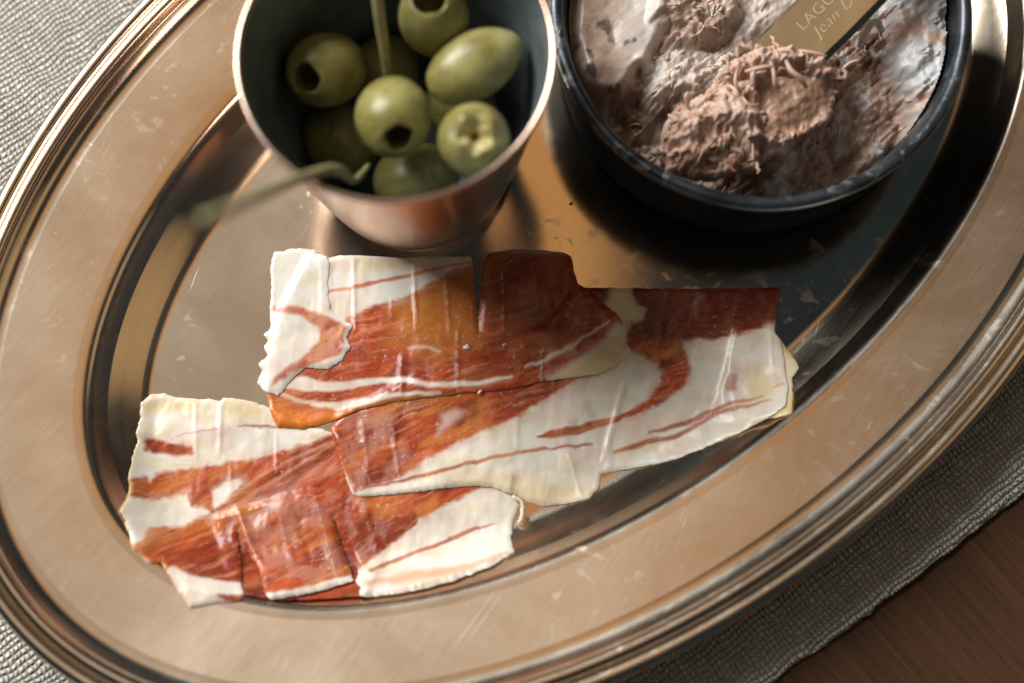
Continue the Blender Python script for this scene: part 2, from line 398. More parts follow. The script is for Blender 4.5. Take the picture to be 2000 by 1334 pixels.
def build_plate():
    mat = m_plate(); N = 320; ca, sa = math.cos(PLATE_ANG), math.sin(PLATE_ANG)
    root = thing('oval_platter', 'large oval silver platter with beaded rim carrying the ham, cup and bowl', 'platter', (PC[0] * MM, PC[1] * MM, 0))
    top = [p for p in PROF]
    a1, b1 = 133.4, 84.6
    under = [(a1 + 8.6, b1 + 8.6, 11.8), (a1 + 5, b1 + 5, 12.0), (a1, b1, 10.8), (FLOOR_A + 12.5, FLOOR_B + 12.5, 8.2), (FLOOR_A + 6, FLOOR_B + 6, 3.4), (FLOOR_A, FLOOR_B, -1.3), (FLOOR_A * 0.5, FLOOR_B * 0.5, -1.3), (0.5, 0.3, -1.3)]
    def part(name, rings, mat):
        V = []; F = []
        for (a, b, z) in rings:
            th = np.arange(N) * 2 * np.pi / N
            u = a * np.cos(th); v = b * np.sin(th)
            sx, sy = ring_shift(a); V.append(np.stack([u * ca - v * sa + sx, u * sa + v * ca + sy, np.full(N, z)], 1))
        V = np.concatenate(V) * MM
        for k in range(len(rings) - 1):
            for i in range(N):
                j = (i + 1) % N; F.append((k * N + i, k * N + j, (k + 1) * N + j, (k + 1) * N + i))
        obj(name, V, F, mat, root)
    ix = {n: [k for k, p in enumerate(top) if p[3] == n] for n in ('well', 'wall', 'flange', 'rim')}
    pol = m_plate('polished_silver', 0.13, 0.35)
    part('well_floor', [p[:3] for p in top[:ix['well'][-1] + 1]], m_plate('worn_silver', 0.055, 1.0, 2.4))
    part('well_wall', [p[:3] for p in top[ix['well'][-1]:ix['flange'][0] + 1]], pol)
    part('flange', [p[:3] for p in top[ix['flange'][0]:ix['flange'][-1] + 1]], mat)
    part('beaded_rim', [p[:3] for p in top[ix['flange'][-1]:]], pol)
    part('underside', [top[-1][:3]] + under, pol)
build_plate()
_pa = np.array([p[0] for p in PROF[:60]]); _pb = np.array([p[1] for p in PROF[:60]]); _pz = np.array([p[2] for p in PROF[:60]])
def plate_z(x, y):
    ca, sa = math.cos(PLATE_ANG), math.sin(PLATE_ANG); dx, dy = x - PC[0] - 3.0, y - PC[1] - 0.7
    u = dx * ca + dy * sa; v = -dx * sa + dy * ca
    lo = np.zeros(x.shape); hi = np.full(x.shape, 57.0); idx = np.arange(len(_pa))
    for _ in range(24):
        m = (lo + hi) / 2; a = np.interp(m, idx, _pa); b = np.interp(m, idx, _pb)
        o = (u / a) ** 2 + (v / b) ** 2 > 1
        lo = np.where(o, m, lo); hi = np.where(o, hi, m)
    return np.interp(lo, idx, _pz)

# ================================================================= HAM
HX0, HY0, HS = -100.0, -75.0, 0.5
HN, HM = 400, 240
_hx, _hy = np.meshgrid(HX0 + np.arange(HN) * HS, HY0 + np.arange(HM) * HS, indexing='ij')
HMAP = plate_z(_hx, _hy)
def hsample(H, x, y):
    fx = np.clip((x - HX0) / HS, 0, HN - 1.001); fy = np.clip((y - HY0) / HS, 0, HM - 1.001)
    ix = fx.astype(int); iy = fy.astype(int); tx = fx - ix; ty = fy - iy
    return (H[ix, iy] * (1 - tx) + H[ix + 1, iy] * tx) * (1 - ty) + (H[ix, iy + 1] * (1 - tx) + H[ix + 1, iy + 1] * tx) * ty
def blur(H, n):
    for _ in range(n):
        P = np.pad(H, 1, mode='edge')
        H = (P[:-2, 1:-1] + P[2:, 1:-1] + P[1:-1, :-2] + P[1:-1, 2:] + 2 * H) / 6
    return H
def dil(H, n):
    for _ in range(n):
        P = np.pad(H, 1, mode='edge')
        H = np.max([P[:-2, 1:-1], P[2:, 1:-1], P[1:-1, :-2], P[1:-1, 2:], H], 0)
    return H
def ragged(poly, amp, seed, step=3.0):
    P = np.asarray(poly, float); out = []
    for k in range(len(P)):
        a, b = P[k], P[(k + 1) % len(P)]; L = np.hypot(*(b - a)); n = max(1, int(L / step))
        nr = np.array([b[1] - a[1], a[0] - b[0]]) / max(L, 1e-6)
        for i in range(n):
            p = a + (b - a) * i / n
            s = (fbm(np.array([p[0] / 14]), np.array([p[1] / 14]), seed, 4)[0] - 0.5) * 2 * amp + (random.random() - 0.5) * amp * 0.9
            out.append(p + nr * s)
    return np.array(out)
C_FAT = lin(246, 236, 223); C_YEL = lin(230, 204, 146); C_LEAN = lin(190, 82, 38); C_DEEP = lin(118, 32, 22); C_ORA = lin(216, 138, 58)
C_PALE = lin(216, 150, 112); C_PINK = lin(198, 142, 124)
HAM = m_ham()
def ham_slice(name, outline, paint, relief, thick, seed, label, rag=1.6, step=2.7):
    global HMAP
    poly = ragged(outline, rag, seed)
    x0, y0 = poly.min(0) - 6; x1, y1 = poly.max(0) + 6
    nx, ny = int((x1 - x0) / step) + 1, int((y1 - y0) / step) + 1
    X, Y = np.meshgrid(x0 + np.arange(nx) * step, y0 + np.arange(ny) * step, indexing='ij')
    sd = sdist(X, Y, poly)
    cc = (sd[:-1, :-1] + sd[1:, :-1] + sd[:-1, 1:] + sd[1:, 1:]) / 4 < 0
    used = np.zeros(X.shape, bool)
    for di in (0, 1):
        for dj in (0, 1): used[di:nx - 1 + di, dj:ny - 1 + dj] |= cc
    cnt = np.zeros(X.shape, int)
    for di in (0, 1):
        for dj in (0, 1): cnt[di:nx - 1 + di, dj:ny - 1 + dj] += cc
    bd = used & (cnt < 4)
    qx, qy = near(X[bd], Y[bd], poly); X[bd] = qx; Y[bd] = qy
    sd = np.where(bd, 0.0, sd)
    mx, my = gx(X, Y, 3.0)
    H = HMAP; D = np.maximum(blur(dil(H, 1), 5), H)
    base = hsample(D, mx, my)
    edge = np.clip(-sd / 9.0, 0, 1)
    th = thick * (0.28 + 0.72 * np.sqrt(edge))
    rl = relief(X, Y) * np.clip(-sd / 12, 0.15, 1)
    zt = base + 0.04 + th + np.maximum(rl, -0.03 - 0.12 * edge)
    zb = base + 0.02
    col = paint(X, Y, sd)
    ids = -np.ones(X.shape, int); ids[used] = np.arange(used.sum()); n = used.sum()
    V = np.concatenate([np.stack([mx[used], my[used], zt[used]], 1), np.stack([mx[used], my[used], zb[used]], 1)]) * MM
    I, J = np.nonzero(cc)
    q = np.stack([ids[I, J], ids[I + 1, J], ids[I + 1, J + 1], ids[I, J + 1]], 1)
    # image y runs down, so flip the order for upward normals
    F = [tuple(f[::-1]) for f in q.tolist()] + [tuple(f) for f in (q + n).tolist()]
    # side walls on boundary edges
    ed = {}
    for f in q.tolist():
        for k in range(4):
            a, b = f[k], f[(k + 1) % 4]; e = (min(a, b), max(a, b))
            ed[e] = None if e in ed else (a, b)
    bl = sorted({k for e in ed.values() if e for k in e}); mp = {k: i for i, k in enumerate(bl)}; nb = len(bl); m0 = len(V)
    V = np.concatenate([V, V[bl], V[np.array(bl) + n]])
    for e in ed.values():
        if e: a, b = mp[e[0]] + m0, mp[e[1]] + m0; F.append((a, b, b + nb, a + nb))
    cv = np.concatenate([col[used], col[used], col[used][bl], col[used][bl]])
    o = obj(name, V, F, HAM, None, True, cv)
    tag(o, label, 'ham slice', 'slices of cured ham on the platter')
    # raise the support map where this slice lies
    pm = np.stack(gx(poly[:, 0], poly[:, 1], 3.0), 1)
    s2 = sdist(_hx, _hy, pm[::3]); hpx, hpy = topx(_hx, _hy, 3.0); sp = s2 * 8.9
    rm = np.maximum(relief(hpx, hpy) * np.clip(-sp / 12, 0.15, 1), -0.15)
    HMAP = np.where(s2 < 0, np.maximum(HMAP, D + thick + 0.06 + rm), HMAP)
    return o
def warp(X, Y, seed, amp=5, sc=22):
    return X + (fbm(X / sc, Y / sc, seed, 3) - 0.5) * 2 * amp, Y + (fbm(X / sc, Y / sc, seed + 50, 3) - 0.5) * 2 * amp
def cv(off, scale, pts): return [(off[0] + x / scale, off[1] + y / scale) for x, y in pts]
K3 = ((480, 440), 3.177); K4 = ((900, 440), 2.383); K5 = ((230, 740), 2.778); K6 = ((620, 780), 3.176)
def lean_colour(X, Y, seed, ang=-0.38, deep=0.5, ora=0.4):
    ca, sa = math.cos(ang), math.sin(ang); u = X * ca + Y * sa; v = -X * sa + Y * ca
    c = np.broadcast_to(C_LEAN, X.shape + (3,)).copy()
    wx = fbm(X / 60, Y / 60, seed + 20, 3) * 60; u2, v2 = u + wx, v + wx * 0.4
    c = mixc(c, C_DEEP, np.clip(deep * 1.5 * sst(0.36, 0.66, fbm(u2 / 90, v2 / 34, seed, 4)), 0, 1))
    c = mixc(c, C_ORA, np.clip(ora * 1.5 * sst(0.45, 0.72, fbm(u2 / 80, v2 / 30, seed + 3, 4)), 0, 1))
    f = fbm(u2 / 60, v2 / 5, seed + 5, 3); g = vn(u2 / 30, v2 / 2.6, seed + 8)
    c = mixc(c, C_PALE, 0.5 * sst(0.60, 0.76, f)); c = mixc(c, C_DEEP, 0.5 * sst(0.44, 0.25, f))
    c = mixc(c, C_PALE, 0.55 * sst(0.80, 0.97, g) * sst(0.4, 0.6, fbm(X / 45, Y / 45, seed + 9, 2)))
    return c
def fat_colour(X, Y, seed, yel=0.5):
    c = np.broadcast_to(C_FAT, X.shape + (3,)).copy()
    c = mixc(c, C_YEL, yel * 1.1 * sst(0.42, 0.75, fbm(X / 75, Y / 30, seed, 4)))
    c = mixc(c, lin(236, 208, 196), 0.55 * sst(0.45, 0.75, fbm(X / 60, Y / 34, seed + 4, 4)))
    c = mixc(c, lin(214, 200, 182), 0.45 * sst(0.50, 0.78, fbm(X / 26, Y / 60, seed + 6, 3)))
    return c
def specks(c, X, Y, seed, amt=1.0):
    a = vn(X / 3.1, Y / 3.1, seed); b = fbm(X / 50, Y / 50, seed + 1, 3)
    return mixc(c, lin(238, 214, 196), amt * 0.7 * sst(0.90, 0.98, a) * sst(0.42, 0.62, b))
def score_glints(c, X, Y, lines, seed, amt=0.28):  # pale dashes: scraped marks and ridge glints painted into the colour
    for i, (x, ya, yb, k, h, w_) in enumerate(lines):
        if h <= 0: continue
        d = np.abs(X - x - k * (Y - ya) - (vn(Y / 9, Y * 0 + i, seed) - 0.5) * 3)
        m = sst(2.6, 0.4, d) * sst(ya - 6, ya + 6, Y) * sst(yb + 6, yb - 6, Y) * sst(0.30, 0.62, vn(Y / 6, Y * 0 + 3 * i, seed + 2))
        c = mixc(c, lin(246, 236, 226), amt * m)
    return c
def ridges(X, Y, lines):
    z = np.zeros(X.shape)
    for (x, ya, yb, k, h, w_) in lines:
        z += 0.42 * h * np.exp(-((X - x - k * (Y - ya)) / w_) ** 2) * sst(ya - 12, ya + 12, Y) * sst(yb + 12, yb - 12, Y)
    return z
def base_relief(X, Y, seed):
    return (fbm(X / 26 + Y / 260, Y / 170, seed, 3) - 0.5) * 0.22 + (fbm(X / 70, Y / 70, seed + 2, 3) - 0.5) * 0.9 + (fbm(X / 7, Y / 11, seed + 4, 3) - 0.5) * 0.07

# ---- slice peeping out at the right, under the long one
def pG(X, Y, sd): return mixc(fat_colour(X, Y, 401, 0.9), C_YEL, np.full(X.shape, 0.45))
ham_slice('ham_slice', [(1440, 640), (1508, 640), (1535, 664), (1556, 700), (1561, 718), (1546, 738), (1541, 790), (1536, 820), (1478, 827), (1400, 812)],
          pG, lambda X, Y: base_relief(X, Y, 402), 0.7, 403, 'yellowish end of fat peeping out under the right end of the long ham slice')
# ---- dark lean piece showing in the slits of the lower slice
def pH(X, Y, sd): return mixc(lean_colour(X, Y, 411, deep=0.9, ora=0.3), C_DEEP, np.full(X.shape, 0.35))
ham_slice('ham_slice', [(420, 1010), (600, 960), (720, 1000), (745, 1100), (722, 1166), (640, 1172), (560, 1176), (490, 1166), (440, 1100)],
          pH, lambda X, Y: base_relief(X, Y, 412), 0.6, 413, 'dark red ham scrap showing through the slits of the lowest slice')

# ---- lower slice, slit twice
DEF = [(271, 783), (288, 765), (316, 763), (338, 771), (379, 774), (403, 774), (426, 778), (430, 770), (496, 781), (518, 789), (560, 812), (640, 838), (700, 855), (900, 890), (1000, 925),
       (996, 956), (1016, 985), (1001, 1016), (998, 1050), (1004, 1079), (966, 1106), (888, 1138), (809, 1158), (720, 1170), (706, 1166), (708, 1150), (697, 1138), (701, 1118), (682, 1080), (660, 1030), (648, 1006),
       (650, 1020), (664, 1057), (684, 1112), (692, 1136), (650, 1150), (592, 1166), (540, 1175), (529, 1165), (508, 1114), (482, 1076), (460, 1030), (464, 1064), (474, 1110), (480, 1150), (488, 1164), (482, 1178), (420, 1184), (386, 1191), (363, 1161), (346, 1130), (327, 1104), (306, 1107), (273, 1078), (269, 1053), (257, 1021), (248, 1004), (257, 974), (255, 931), (257, 895), (266, 855), (262, 844), (271, 812)]
L_D = [(378, 775, 900, 0.0, 0.35, 5), (428, 772, 880, -0.03, 0.55, 5), (536, 830, 920, 0.0, 0.4, 4), (446, 900, 960, 0, 0.25, 4), (458, 985, 1160, 0.36, 0.7, 9), (560, 940, 1150, 0.30, -0.35, 8), (610, 960, 1140, 0.28, 0.3, 9), (700, 940, 1040, 0.2, 0.35, 8), (540, 1000, 1100, 0.3, 0.35, 7)]
def pD(X0, Y0, sd):
    X, Y = warp(X0, Y0, 421, 4, 20)
    lean = np.zeros(X.shape)
    def up(poly, s): d = sdist(X, Y, poly) + (fbm(X0 / 9, Y0 / 5, 77, 3) - 0.5) * 7; return np.maximum(sst(s * 1.5, -s * 1.5, d), 0.28 * sst(20, 0, d) * sst(0.3, 0.6, fbm(X0 / 30, Y0 / 18, 78, 3)))
    lean = np.maximum(lean, up(cv(*K5, [(135, 310), (240, 322), (390, 362), (400, 410), (290, 408), (130, 385)]), 4))
    main = cv(*K5, [(60, 545), (150, 520), (172, 555), (200, 505), (260, 490), (400, 472), (520, 457), (700, 432), (860, 388), (1000, 342), (1150, 288), (1300, 240)]) + \
        [(760, 850), (1010, 930), (935, 953), (872, 981), (821, 1016), (752, 1070), (699, 1114), (640, 1160), (480, 1190), (340, 1130), (250, 1060)]
    lean = np.maximum(lean, up(main, 4))
    W1 = cv(*K5, [(30, 650), (120, 648), (190, 652), (290, 630), (345, 622), (360, 612), (375, 655), (392, 690), (470, 700), (484, 716), (440, 745), (350, 790), (250, 812), (195, 826), (170, 900), (110, 920), (30, 860)])
    W2 = cv(*K5, [(498, 600), (560, 560), (640, 540), (655, 528), (668, 560), (600, 630), (520, 690), (500, 672)])
    fat = np.maximum(up(W1, 4), up(W2, 3))
    fat = np.maximum(fat, 0.95 * sst(4, -3, ldist(X, Y, [(478, 1152), (430, 1152), (380, 1140), (350, 1120)], [13, 14, 9])) )
    fat = np.maximum(fat, 0.95 * sst(4, -3, ldist(X, Y, [(535, 1172), (592, 1161), (690, 1131)], [9, 7, 7])))
    pale = np.zeros(X.shape)
    for ln, wd in [([(480, 760), (620, 690), (760, 590), (960, 470), (1160, 350)], [9, 6, 3, 2]), ([(500, 700), (600, 640), (760, 520), (980, 400), (1180, 335)], [2, 3, 3, 4]), ([(700, 750), (900, 620), (1090, 460)], [2, 2, 2]), ([(930, 600), (1100, 450)], [2, 1])]:
        pale = np.maximum(pale, 0.85 * sst(3, -2, ldist(X, Y, cv(*K5, ln), wd)))
    c = mixc(lean_colour(X0, Y0, 425, -0.55, 0.45, 0.35), C_PALE, pale * 0.8)
    # smeared cut face, its sheen painted in, on the middle flap and its neighbour
    sm = sst(20, -20, sdist(X, Y, [(470, 985), (560, 930), (650, 900), (640, 1020), (690, 1130), (540, 1160), (490, 1080)])) * sst(0.35, 0.6, fbm(X0 / 28, Y0 / 26, 431, 4))
    sm = np.maximum(sm, sst(15, -10, sdist(X, Y, [(655, 960), (720, 960), (745, 1040), (710, 1100)])) * sst(0.42, 0.62, fbm(X0 / 16, Y0 / 24, 432, 4)))
    c = mixc(c, C_PINK, 0.50 * sm)
    f = fat_colour(X0, Y0, 426, 0.35)
    f = mixc(f, C_YEL, 0.75 * np.maximum(sst(12, -12, sdist(X, Y, [(280, 775), (380, 780), (372, 800), (280, 805)])), sst(12, -12, sdist(X, Y, [(440, 780), (515, 792), (505, 812), (440, 805)]))))
    f = mixc(f, C_ORA, 0.55 * sst(8, -6, ldist(X, Y, cv(*K6, [(300, 1150), (600, 1100), (850, 1068), (1000, 1020), (1170, 965)]), [3, 9, 7, 4, 2])))
    m = np.clip(lean - fat, 0, 1)
    m = np.where(m > 0, m, 0)
    st = 0.85 * sst(3, -2, ldist(X, Y, cv(*K6, [(330, 1070), (560, 962), (830, 862), (980, 792), (1110, 760)]), [3.2, 3.6, 3.6, 3.2, 0.5]))
    st = np.maximum(st, 0.75 * sst(2, -1, ldist(X, Y, cv(*K5, [(640, 240), (740, 246), (850, 250)]), [0.5, 2.2, 2.6])))
    st = np.maximum(st, 0.55 * sst(2, -1, ldist(X, Y, cv(*K5, [(300, 300), (440, 272), (530, 264)]), [0.5, 1.2, 1.4])))
    out = mixc(f, c, np.maximum(m, st))
    # pinkish bleed between lean and fat, waxy yellow at the ragged left edge
    out = mixc(out, C_ORA, 0.5 * sst(14, 2, -sd) * sst(270, 330, X) * sst(1040, 1090, Y) * sst(420, 330, X))
    out = mixc(out, C_YEL, 0.6 * sst(9, 1, -sd) * sst(275, 262, X0))
    return score_glints(specks(out, X0, Y0, 803), X0, Y0, L_D, 801)
def rD(X, Y):
    return base_relief(X, Y, 427) + ridges(X, Y, L_D) + \
        1.1 * np.exp(-((X - 610) / 90) ** 2) * sst(960, 1160, Y) + 1.0 * sst(690, 760, X) * sst(1000, 1150, Y)
ham_slice('ham_slice', DEF, pD, rD, 0.6, 428, 'lowest ham slice at the left, slit into three flaps, with a wide lean middle', 2.2)

# ---- long middle slice
BC = [(1127, 556), (1194, 555), (1320, 557), (1446, 556), (1528, 554), (1531, 562), (1526, 580), (1519, 616), (1517, 644), (1529, 660), (1534, 700), (1534, 734), (1536, 760), (1525, 802), (1500, 820), (1446, 847), (1362, 881), (1320, 897), (1236, 912), (1175, 921),
      (1170, 950), (1150, 972), (1112, 980), (1060, 986), (1032, 978), (1010, 964), (985, 958), (960, 948), (920, 946), (860, 952), (780, 962), (700, 968), (686, 962), (675, 935), (660, 890), (648, 850), (642, 830), (660, 808), (720, 780), (800, 740), (1000, 690), (1100, 600)]
L_B = [(705, 820, 950, 0.12, 0.5, 6), (765, 830, 930, 0.12, 0.45, 5), (1010, 800, 870, 0.0, 0.3, 5), (1222, 740, 900, -0.28, 0.6, 6), (1190, 850, 920, 0, 0.45, 7), (1345, 715, 735, 0.6, 0.5, 6), (1290, 700, 740, 0.5, 0.5, 7), (1430, 690, 800, 0.05, 0.25, 6), (1508, 650, 810, 0.04, 0.5, 6), (1110, 880, 970, 0.3, 0.4, 5), (1080, 640, 760, 0, 0.2, 5)]
def pB(X0, Y0, sd):
    X, Y = warp(X0, Y0, 441, 4, 24)
    def up(poly, s): d = sdist(X, Y, poly) + (fbm(X0 / 9, Y0 / 5, 77, 3) - 0.5) * 7; return np.maximum(sst(s * 1.5, -s * 1.5, d), 0.28 * sst(20, 0, d) * sst(0.3, 0.6, fbm(X0 / 30, Y0 / 18, 78, 3)))
    L1 = [(620, 820), (690, 960), (724, 947), (760, 938), (784, 928), (825, 900), (903, 856), (1013, 809), (1068, 776), (1118, 742), (1180, 722), (1150, 640), (1000, 660), (700, 760)]
    L2 = cv(*K4, [(480, 200), (700, 270), (690, 330), (640, 380), (560, 380), (480, 320)])
    L3 = cv(*K4, [(800, 200), (1560, 200), (1560, 400), (1475, 440), (1400, 474), (1290, 503), (1200, 522), (1100, 516), (1040, 532), (1060, 600), (1082, 660), (1052, 740), (960, 802), (860, 862), (780, 893), (752, 884), (872, 800), (938, 712), (920, 640), (860, 600), (785, 572), (775, 500), (800, 440), (852, 420), (862, 380), (820, 350), (795, 300)])
    lean = np.maximum(np.maximum(up(L1, 4), up(L2, 8)), up(L3, 5))
    for ln, wd, a in [([(700, 956), (724, 947), (784, 937), (872, 915), (951, 893), (1014, 879), (1092, 870), (1155, 863)], [2, 3.4, 3.2, 3, 2.6, 2.4, 1.5], .9),
                      ([(1050, 850), (1085, 843), (1124, 836), (1200, 815), (1240, 800)], [2, 8, 8, 6, 6], .95),
                      ([(1269, 843), (1305, 832), (1341, 822), (1425, 788), (1490, 775)], [1, 4, 5, 4, 1], .85), ([(1202, 881), (1235, 868), (1265, 860), (1320, 851), (1395, 809), (1441, 797), (1500, 785)], [2, 6, 5, 4, 4, 1], .85),
                      ([(1510, 760), (1528, 752)], [1, 2], .6)]:
        lean = np.maximum(lean, a * sst(3.5, -2.5, ldist(X, Y, ln, wd)))
    lean = np.maximum(lean, 0.55 * up([(1420, 724), (1444, 724), (1440, 764), (1418, 762)], 3))
    c = lean_colour(X0, Y0, 445, -0.42, 0.5, 0.35)
    c = mixc(c, lin(98, 30, 20), 0.85 * sst(25, -25, sdist(X, Y, cv(*K4, [(480, 200), (1560, 200), (1560, 430), (1040, 560), (800, 500), (480, 380)]))))  # top lean darkened: maroon meat with the bowl's shadow painted in
    wh = 0.75 * sst(10, -8, sdist(X, Y, [(859, 804), (888, 796), (905, 799), (876, 830), (853, 849), (862, 822)]))
    c = mixc(c, lin(226, 198, 184), wh)
    sm = sst(16, -16, sdist(X, Y, [(645, 830), (700, 800), (760, 800), (800, 890), (760, 940), (690, 960)])) * sst(0.32, 0.58, fbm(X0 / 16, Y0 / 40, 451, 4))
    c = mixc(c, C_PINK, 0.55 * sm)  # fat smear at the left end, its pinkish sheen painted in
    f = fat_colour(X0, Y0, 446, 0.3)
    yl = np.maximum(sst(20, -20, sdist(X, Y, [(1470, 730), (1510, 730), (1505, 770), (1460, 780)])), sst(22, -22, sdist(X, Y, [(1170, 560), (1240, 560), (1250, 620), (1210, 720), (1120, 740), (1190, 690)])))
    yl = np.maximum(yl, 0.9 * sst(20, -25, sdist(X, Y, [(900, 930), (1000, 930), (1070, 945), (1160, 940), (1150, 975), (1040, 985)])))
    f = mixc(f, C_YEL, 0.6 * yl)
    return score_glints(specks(mixc(f, c, lean), X0, Y0, 813), X0, Y0, L_B, 811)
def rB(X, Y):
    return base_relief(X, Y, 447) + ridges(X, Y, L_B)
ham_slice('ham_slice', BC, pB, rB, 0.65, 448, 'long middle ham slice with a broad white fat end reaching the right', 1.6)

# ---- upper slice
A = [(600, 500), (639, 497), (660, 492), (720, 492), (780, 497), (830, 494), (919, 493), (922, 504), (926, 560), (932, 604), (933, 640), (936, 600), (939, 540), (942, 505), (955, 486), (1000, 480), (1060, 481), (1100, 486), (1117, 493), (1122, 520), (1130, 548), (1160, 568), (1185, 592), (1208, 610), (1223, 633), (1223, 667), (1235, 679), (1204, 713), (1168, 727), (1059, 742), (996, 756), (900, 765), (858, 770), (763, 781), (700, 797), (644, 819), (590, 834), (538, 831), (525, 802), (516, 760), (520, 700), (545, 600)]
L_A = [(688, 495, 640, 0.02, 0.5, 4), (762, 560, 620, 0.02, 0.3, 4), (807, 495, 640, 0.03, 0.55, 4), (868, 505, 640, 0.06, 0.45, 4), (782, 690, 770, 0, 0.55, 6), (892, 640, 760, 0, 0.4, 5), (980, 520, 640, 0.03, 0.35, 4), (1058, 680, 745, 0, 0.4, 5), (640, 495, 600, 0, 0.5, 7)]
def pA(X0, Y0, sd):
    X, Y = warp(X0, Y0, 461, 3.5, 22)
    def up(poly, s): d = sdist(X, Y, poly) + (fbm(X0 / 9, Y0 / 5, 77, 3) - 0.5) * 7; return np.maximum(sst(s * 1.5, -s * 1.5, d), 0.28 * sst(20, 0, d) * sst(0.3, 0.6, fbm(X0 / 30, Y0 / 18, 78, 3)))
    F1 = [(560, 470), (940, 470), (925, 510), (886, 520), (858, 538), (795, 572), (719, 594), (694, 607), (669, 622), (640, 640), (600, 600)]
    fat = up(F1, 4)
    fat = np.maximum(fat, 0.92 * sst(4, -3, ldist(X, Y, cv(*K3, [(190, 960), (300, 960), (450, 985), (600, 985), (730, 962), (850, 942), (1000, 947), (1130, 985), (1320, 975), (1500, 962), (1640, 925)]), [9, 13, 9, 7, 6, 5, 4, 5, 3.5, 2.5])))
    fat = np.maximum(fat, 0.85 * sst(4, -3, ldist(X, Y, cv(*K3, [(400, 1090), (560, 1108), (700, 1090), (850, 1055), (960, 1040), (1200, 1030)]), [3, 8, 6, 4, 2])))
    fat = np.maximum(fat, 0.6 * sst(4, -2, ldist(X, Y, cv(*K3, [(110, 1000), (200, 1030), (300, 1070), (420, 1090)]), [2, 3, 3, 2])))
    fat = np.maximum(fat, up(cv(*K4, [(400, 700), (560, 605), (680, 500), (720, 452), (790, 440), (840, 570), (720, 680), (640, 700), (420, 730)]), 7))
    fat = np.maximum(fat, 0.75 * sst(3, -2, ldist(X, Y, cv(*K4, [(300, 650), (390, 620), (500, 560), (600, 500), (690, 440)]), [2, 4, 4, 3, 2])))
    fat = np.maximum(fat, 0.6 * up(cv(*K4, [(100, 120), (140, 92), (500, 105), (520, 125), (300, 118)]), 3))
    fat = np.maximum(fat, 0.5 * sst(3, -2, ldist(X, Y, cv(*K3, [(1010, 740), (1100, 740), (1200, 765)]), [2, 4, 2])))
    c = lean_colour(X0, Y0, 465, -0.30, 0.35, 0.25)
    c = mixc(c, C_ORA, 0.75 * sst(45, -35, sdist(X, Y, [(770, 580), (925, 520), (930, 660), (820, 680), (770, 640)])))
    c = mixc(c, C_DEEP, 0.40 * sst(45, -35, sdist(X, Y, [(960, 490), (1120, 490), (1190, 620), (1060, 720), (940, 740), (980, 620)])))  # right side deepened: thicker lean and the cup's shadow painted in
    c = mixc(c, C_ORA, 0.85 * sst(9, 1, -sd) * sst(930, 770, X) * sst(700, 780, Y))
    c = mixc(c, lin(226, 130, 40), 0.8 * sst(28, -14, sdist(X, Y, [(520, 790), (600, 800), (700, 795), (640, 830), (540, 840)])))
    c = mixc(c, lin(170, 130, 76), 0.5 * sst(10, 0, np.abs(X - 952 - 0.03 * (Y - 500)) ) * sst(640, 560, Y))
    f = fat_colour(X0, Y0, 466, 0.25)
    f = mixc(f, C_YEL, 0.75 * sst(12, -14, sdist(X, Y, cv(*K4, [(360, 720), (560, 620), (700, 500), (790, 480), (780, 600), (700, 690)]))))
    f = mixc(f, C_YEL, 0.35 * sst(10, -10, sdist(X, Y, [(690, 496), (800, 500), (830, 515), (700, 525)])))
    st = 0.85 * sst(2.5, -2, ldist(X, Y, cv(*K3, [(495, 392), (640, 372), (740, 348), (850, 325), (1040, 285), (1230, 235), (1410, 206)]), [2.5, 3, 4.2, 3.4, 3, 2.6, 2.6]))
    sc = mixc(np.broadcast_to(C_ORA, X.shape + (3,)).copy(), C_LEAN, sst(80, 20, np.abs(X - 745)))
    out = mixc(c, f, fat); return score_glints(specks(mixc(out, sc, st), X0, Y0, 823), X0, Y0, L_A, 821, 0.42)
def rA(X, Y):
    return base_relief(X, Y, 467) + ridges(X, Y, L_A) + \
        0.8 * sst(934, 950, X) * sst(640, 520, Y)
sA = ham_slice('ham_slice', A, pA, rA, 0.6, 468, 'upper ham slice nearest the cup, notched at its top edge, orange and red', 1.3)
A0 = [(531, 486), (571, 477), (612, 479), (617, 489), (634, 494), (641, 506), (638, 553), (643, 602), (668, 617), (686, 632), (675, 652), (681, 674), (667, 699), (638, 717), (592, 714), (566, 738), (540, 768), (512, 758), (498, 740), (508, 718), (500, 706), (518, 690), (511, 672), (519, 660), (510, 648), (524, 632), (523, 600), (526, 560), (525, 509)]
def p0(X0, Y0, sd):
    X, Y = warp(X0, Y0, 481, 4, 20)
    lean = sst(5, -5, sdist(X, Y, cv(*K3, [(150, 485), (250, 478), (350, 490), (450, 535), (560, 578), (640, 620), (620, 690), (570, 800), (400, 852), (280, 905), (200, 960), (150, 990), (180, 930), (260, 862), (380, 780), (455, 690), (432, 615), (360, 562), (240, 522), (150, 520)])))
    c = mixc(lean_colour(X0, Y0, 485, -0.5, 0.1, 0.5), C_PINK, 0.4 * sst(0.35, 0.6, fbm(X0 / 14, Y0 / 14, 486, 3)))
    f = fat_colour(X0, Y0, 487, 0.3)
    out = mixc(f, c, lean * 0.95)
    return mixc(out, C_FAT, 0.9 * sst(9, 2, -sd) * sst(640, 655, X0))
ham_slice('ham_slice', A0, p0, lambda X, Y: base_relief(X, Y, 488) * 0.8 + ridges(X, Y, [(624, 490, 610, 0.02, 0.35, 5), (672, 615, 700, 0, 0.2, 8)]), 0.4, 489, 'short white fatty ham piece with a curved lean streak, topmost at the upper left', 2.3)

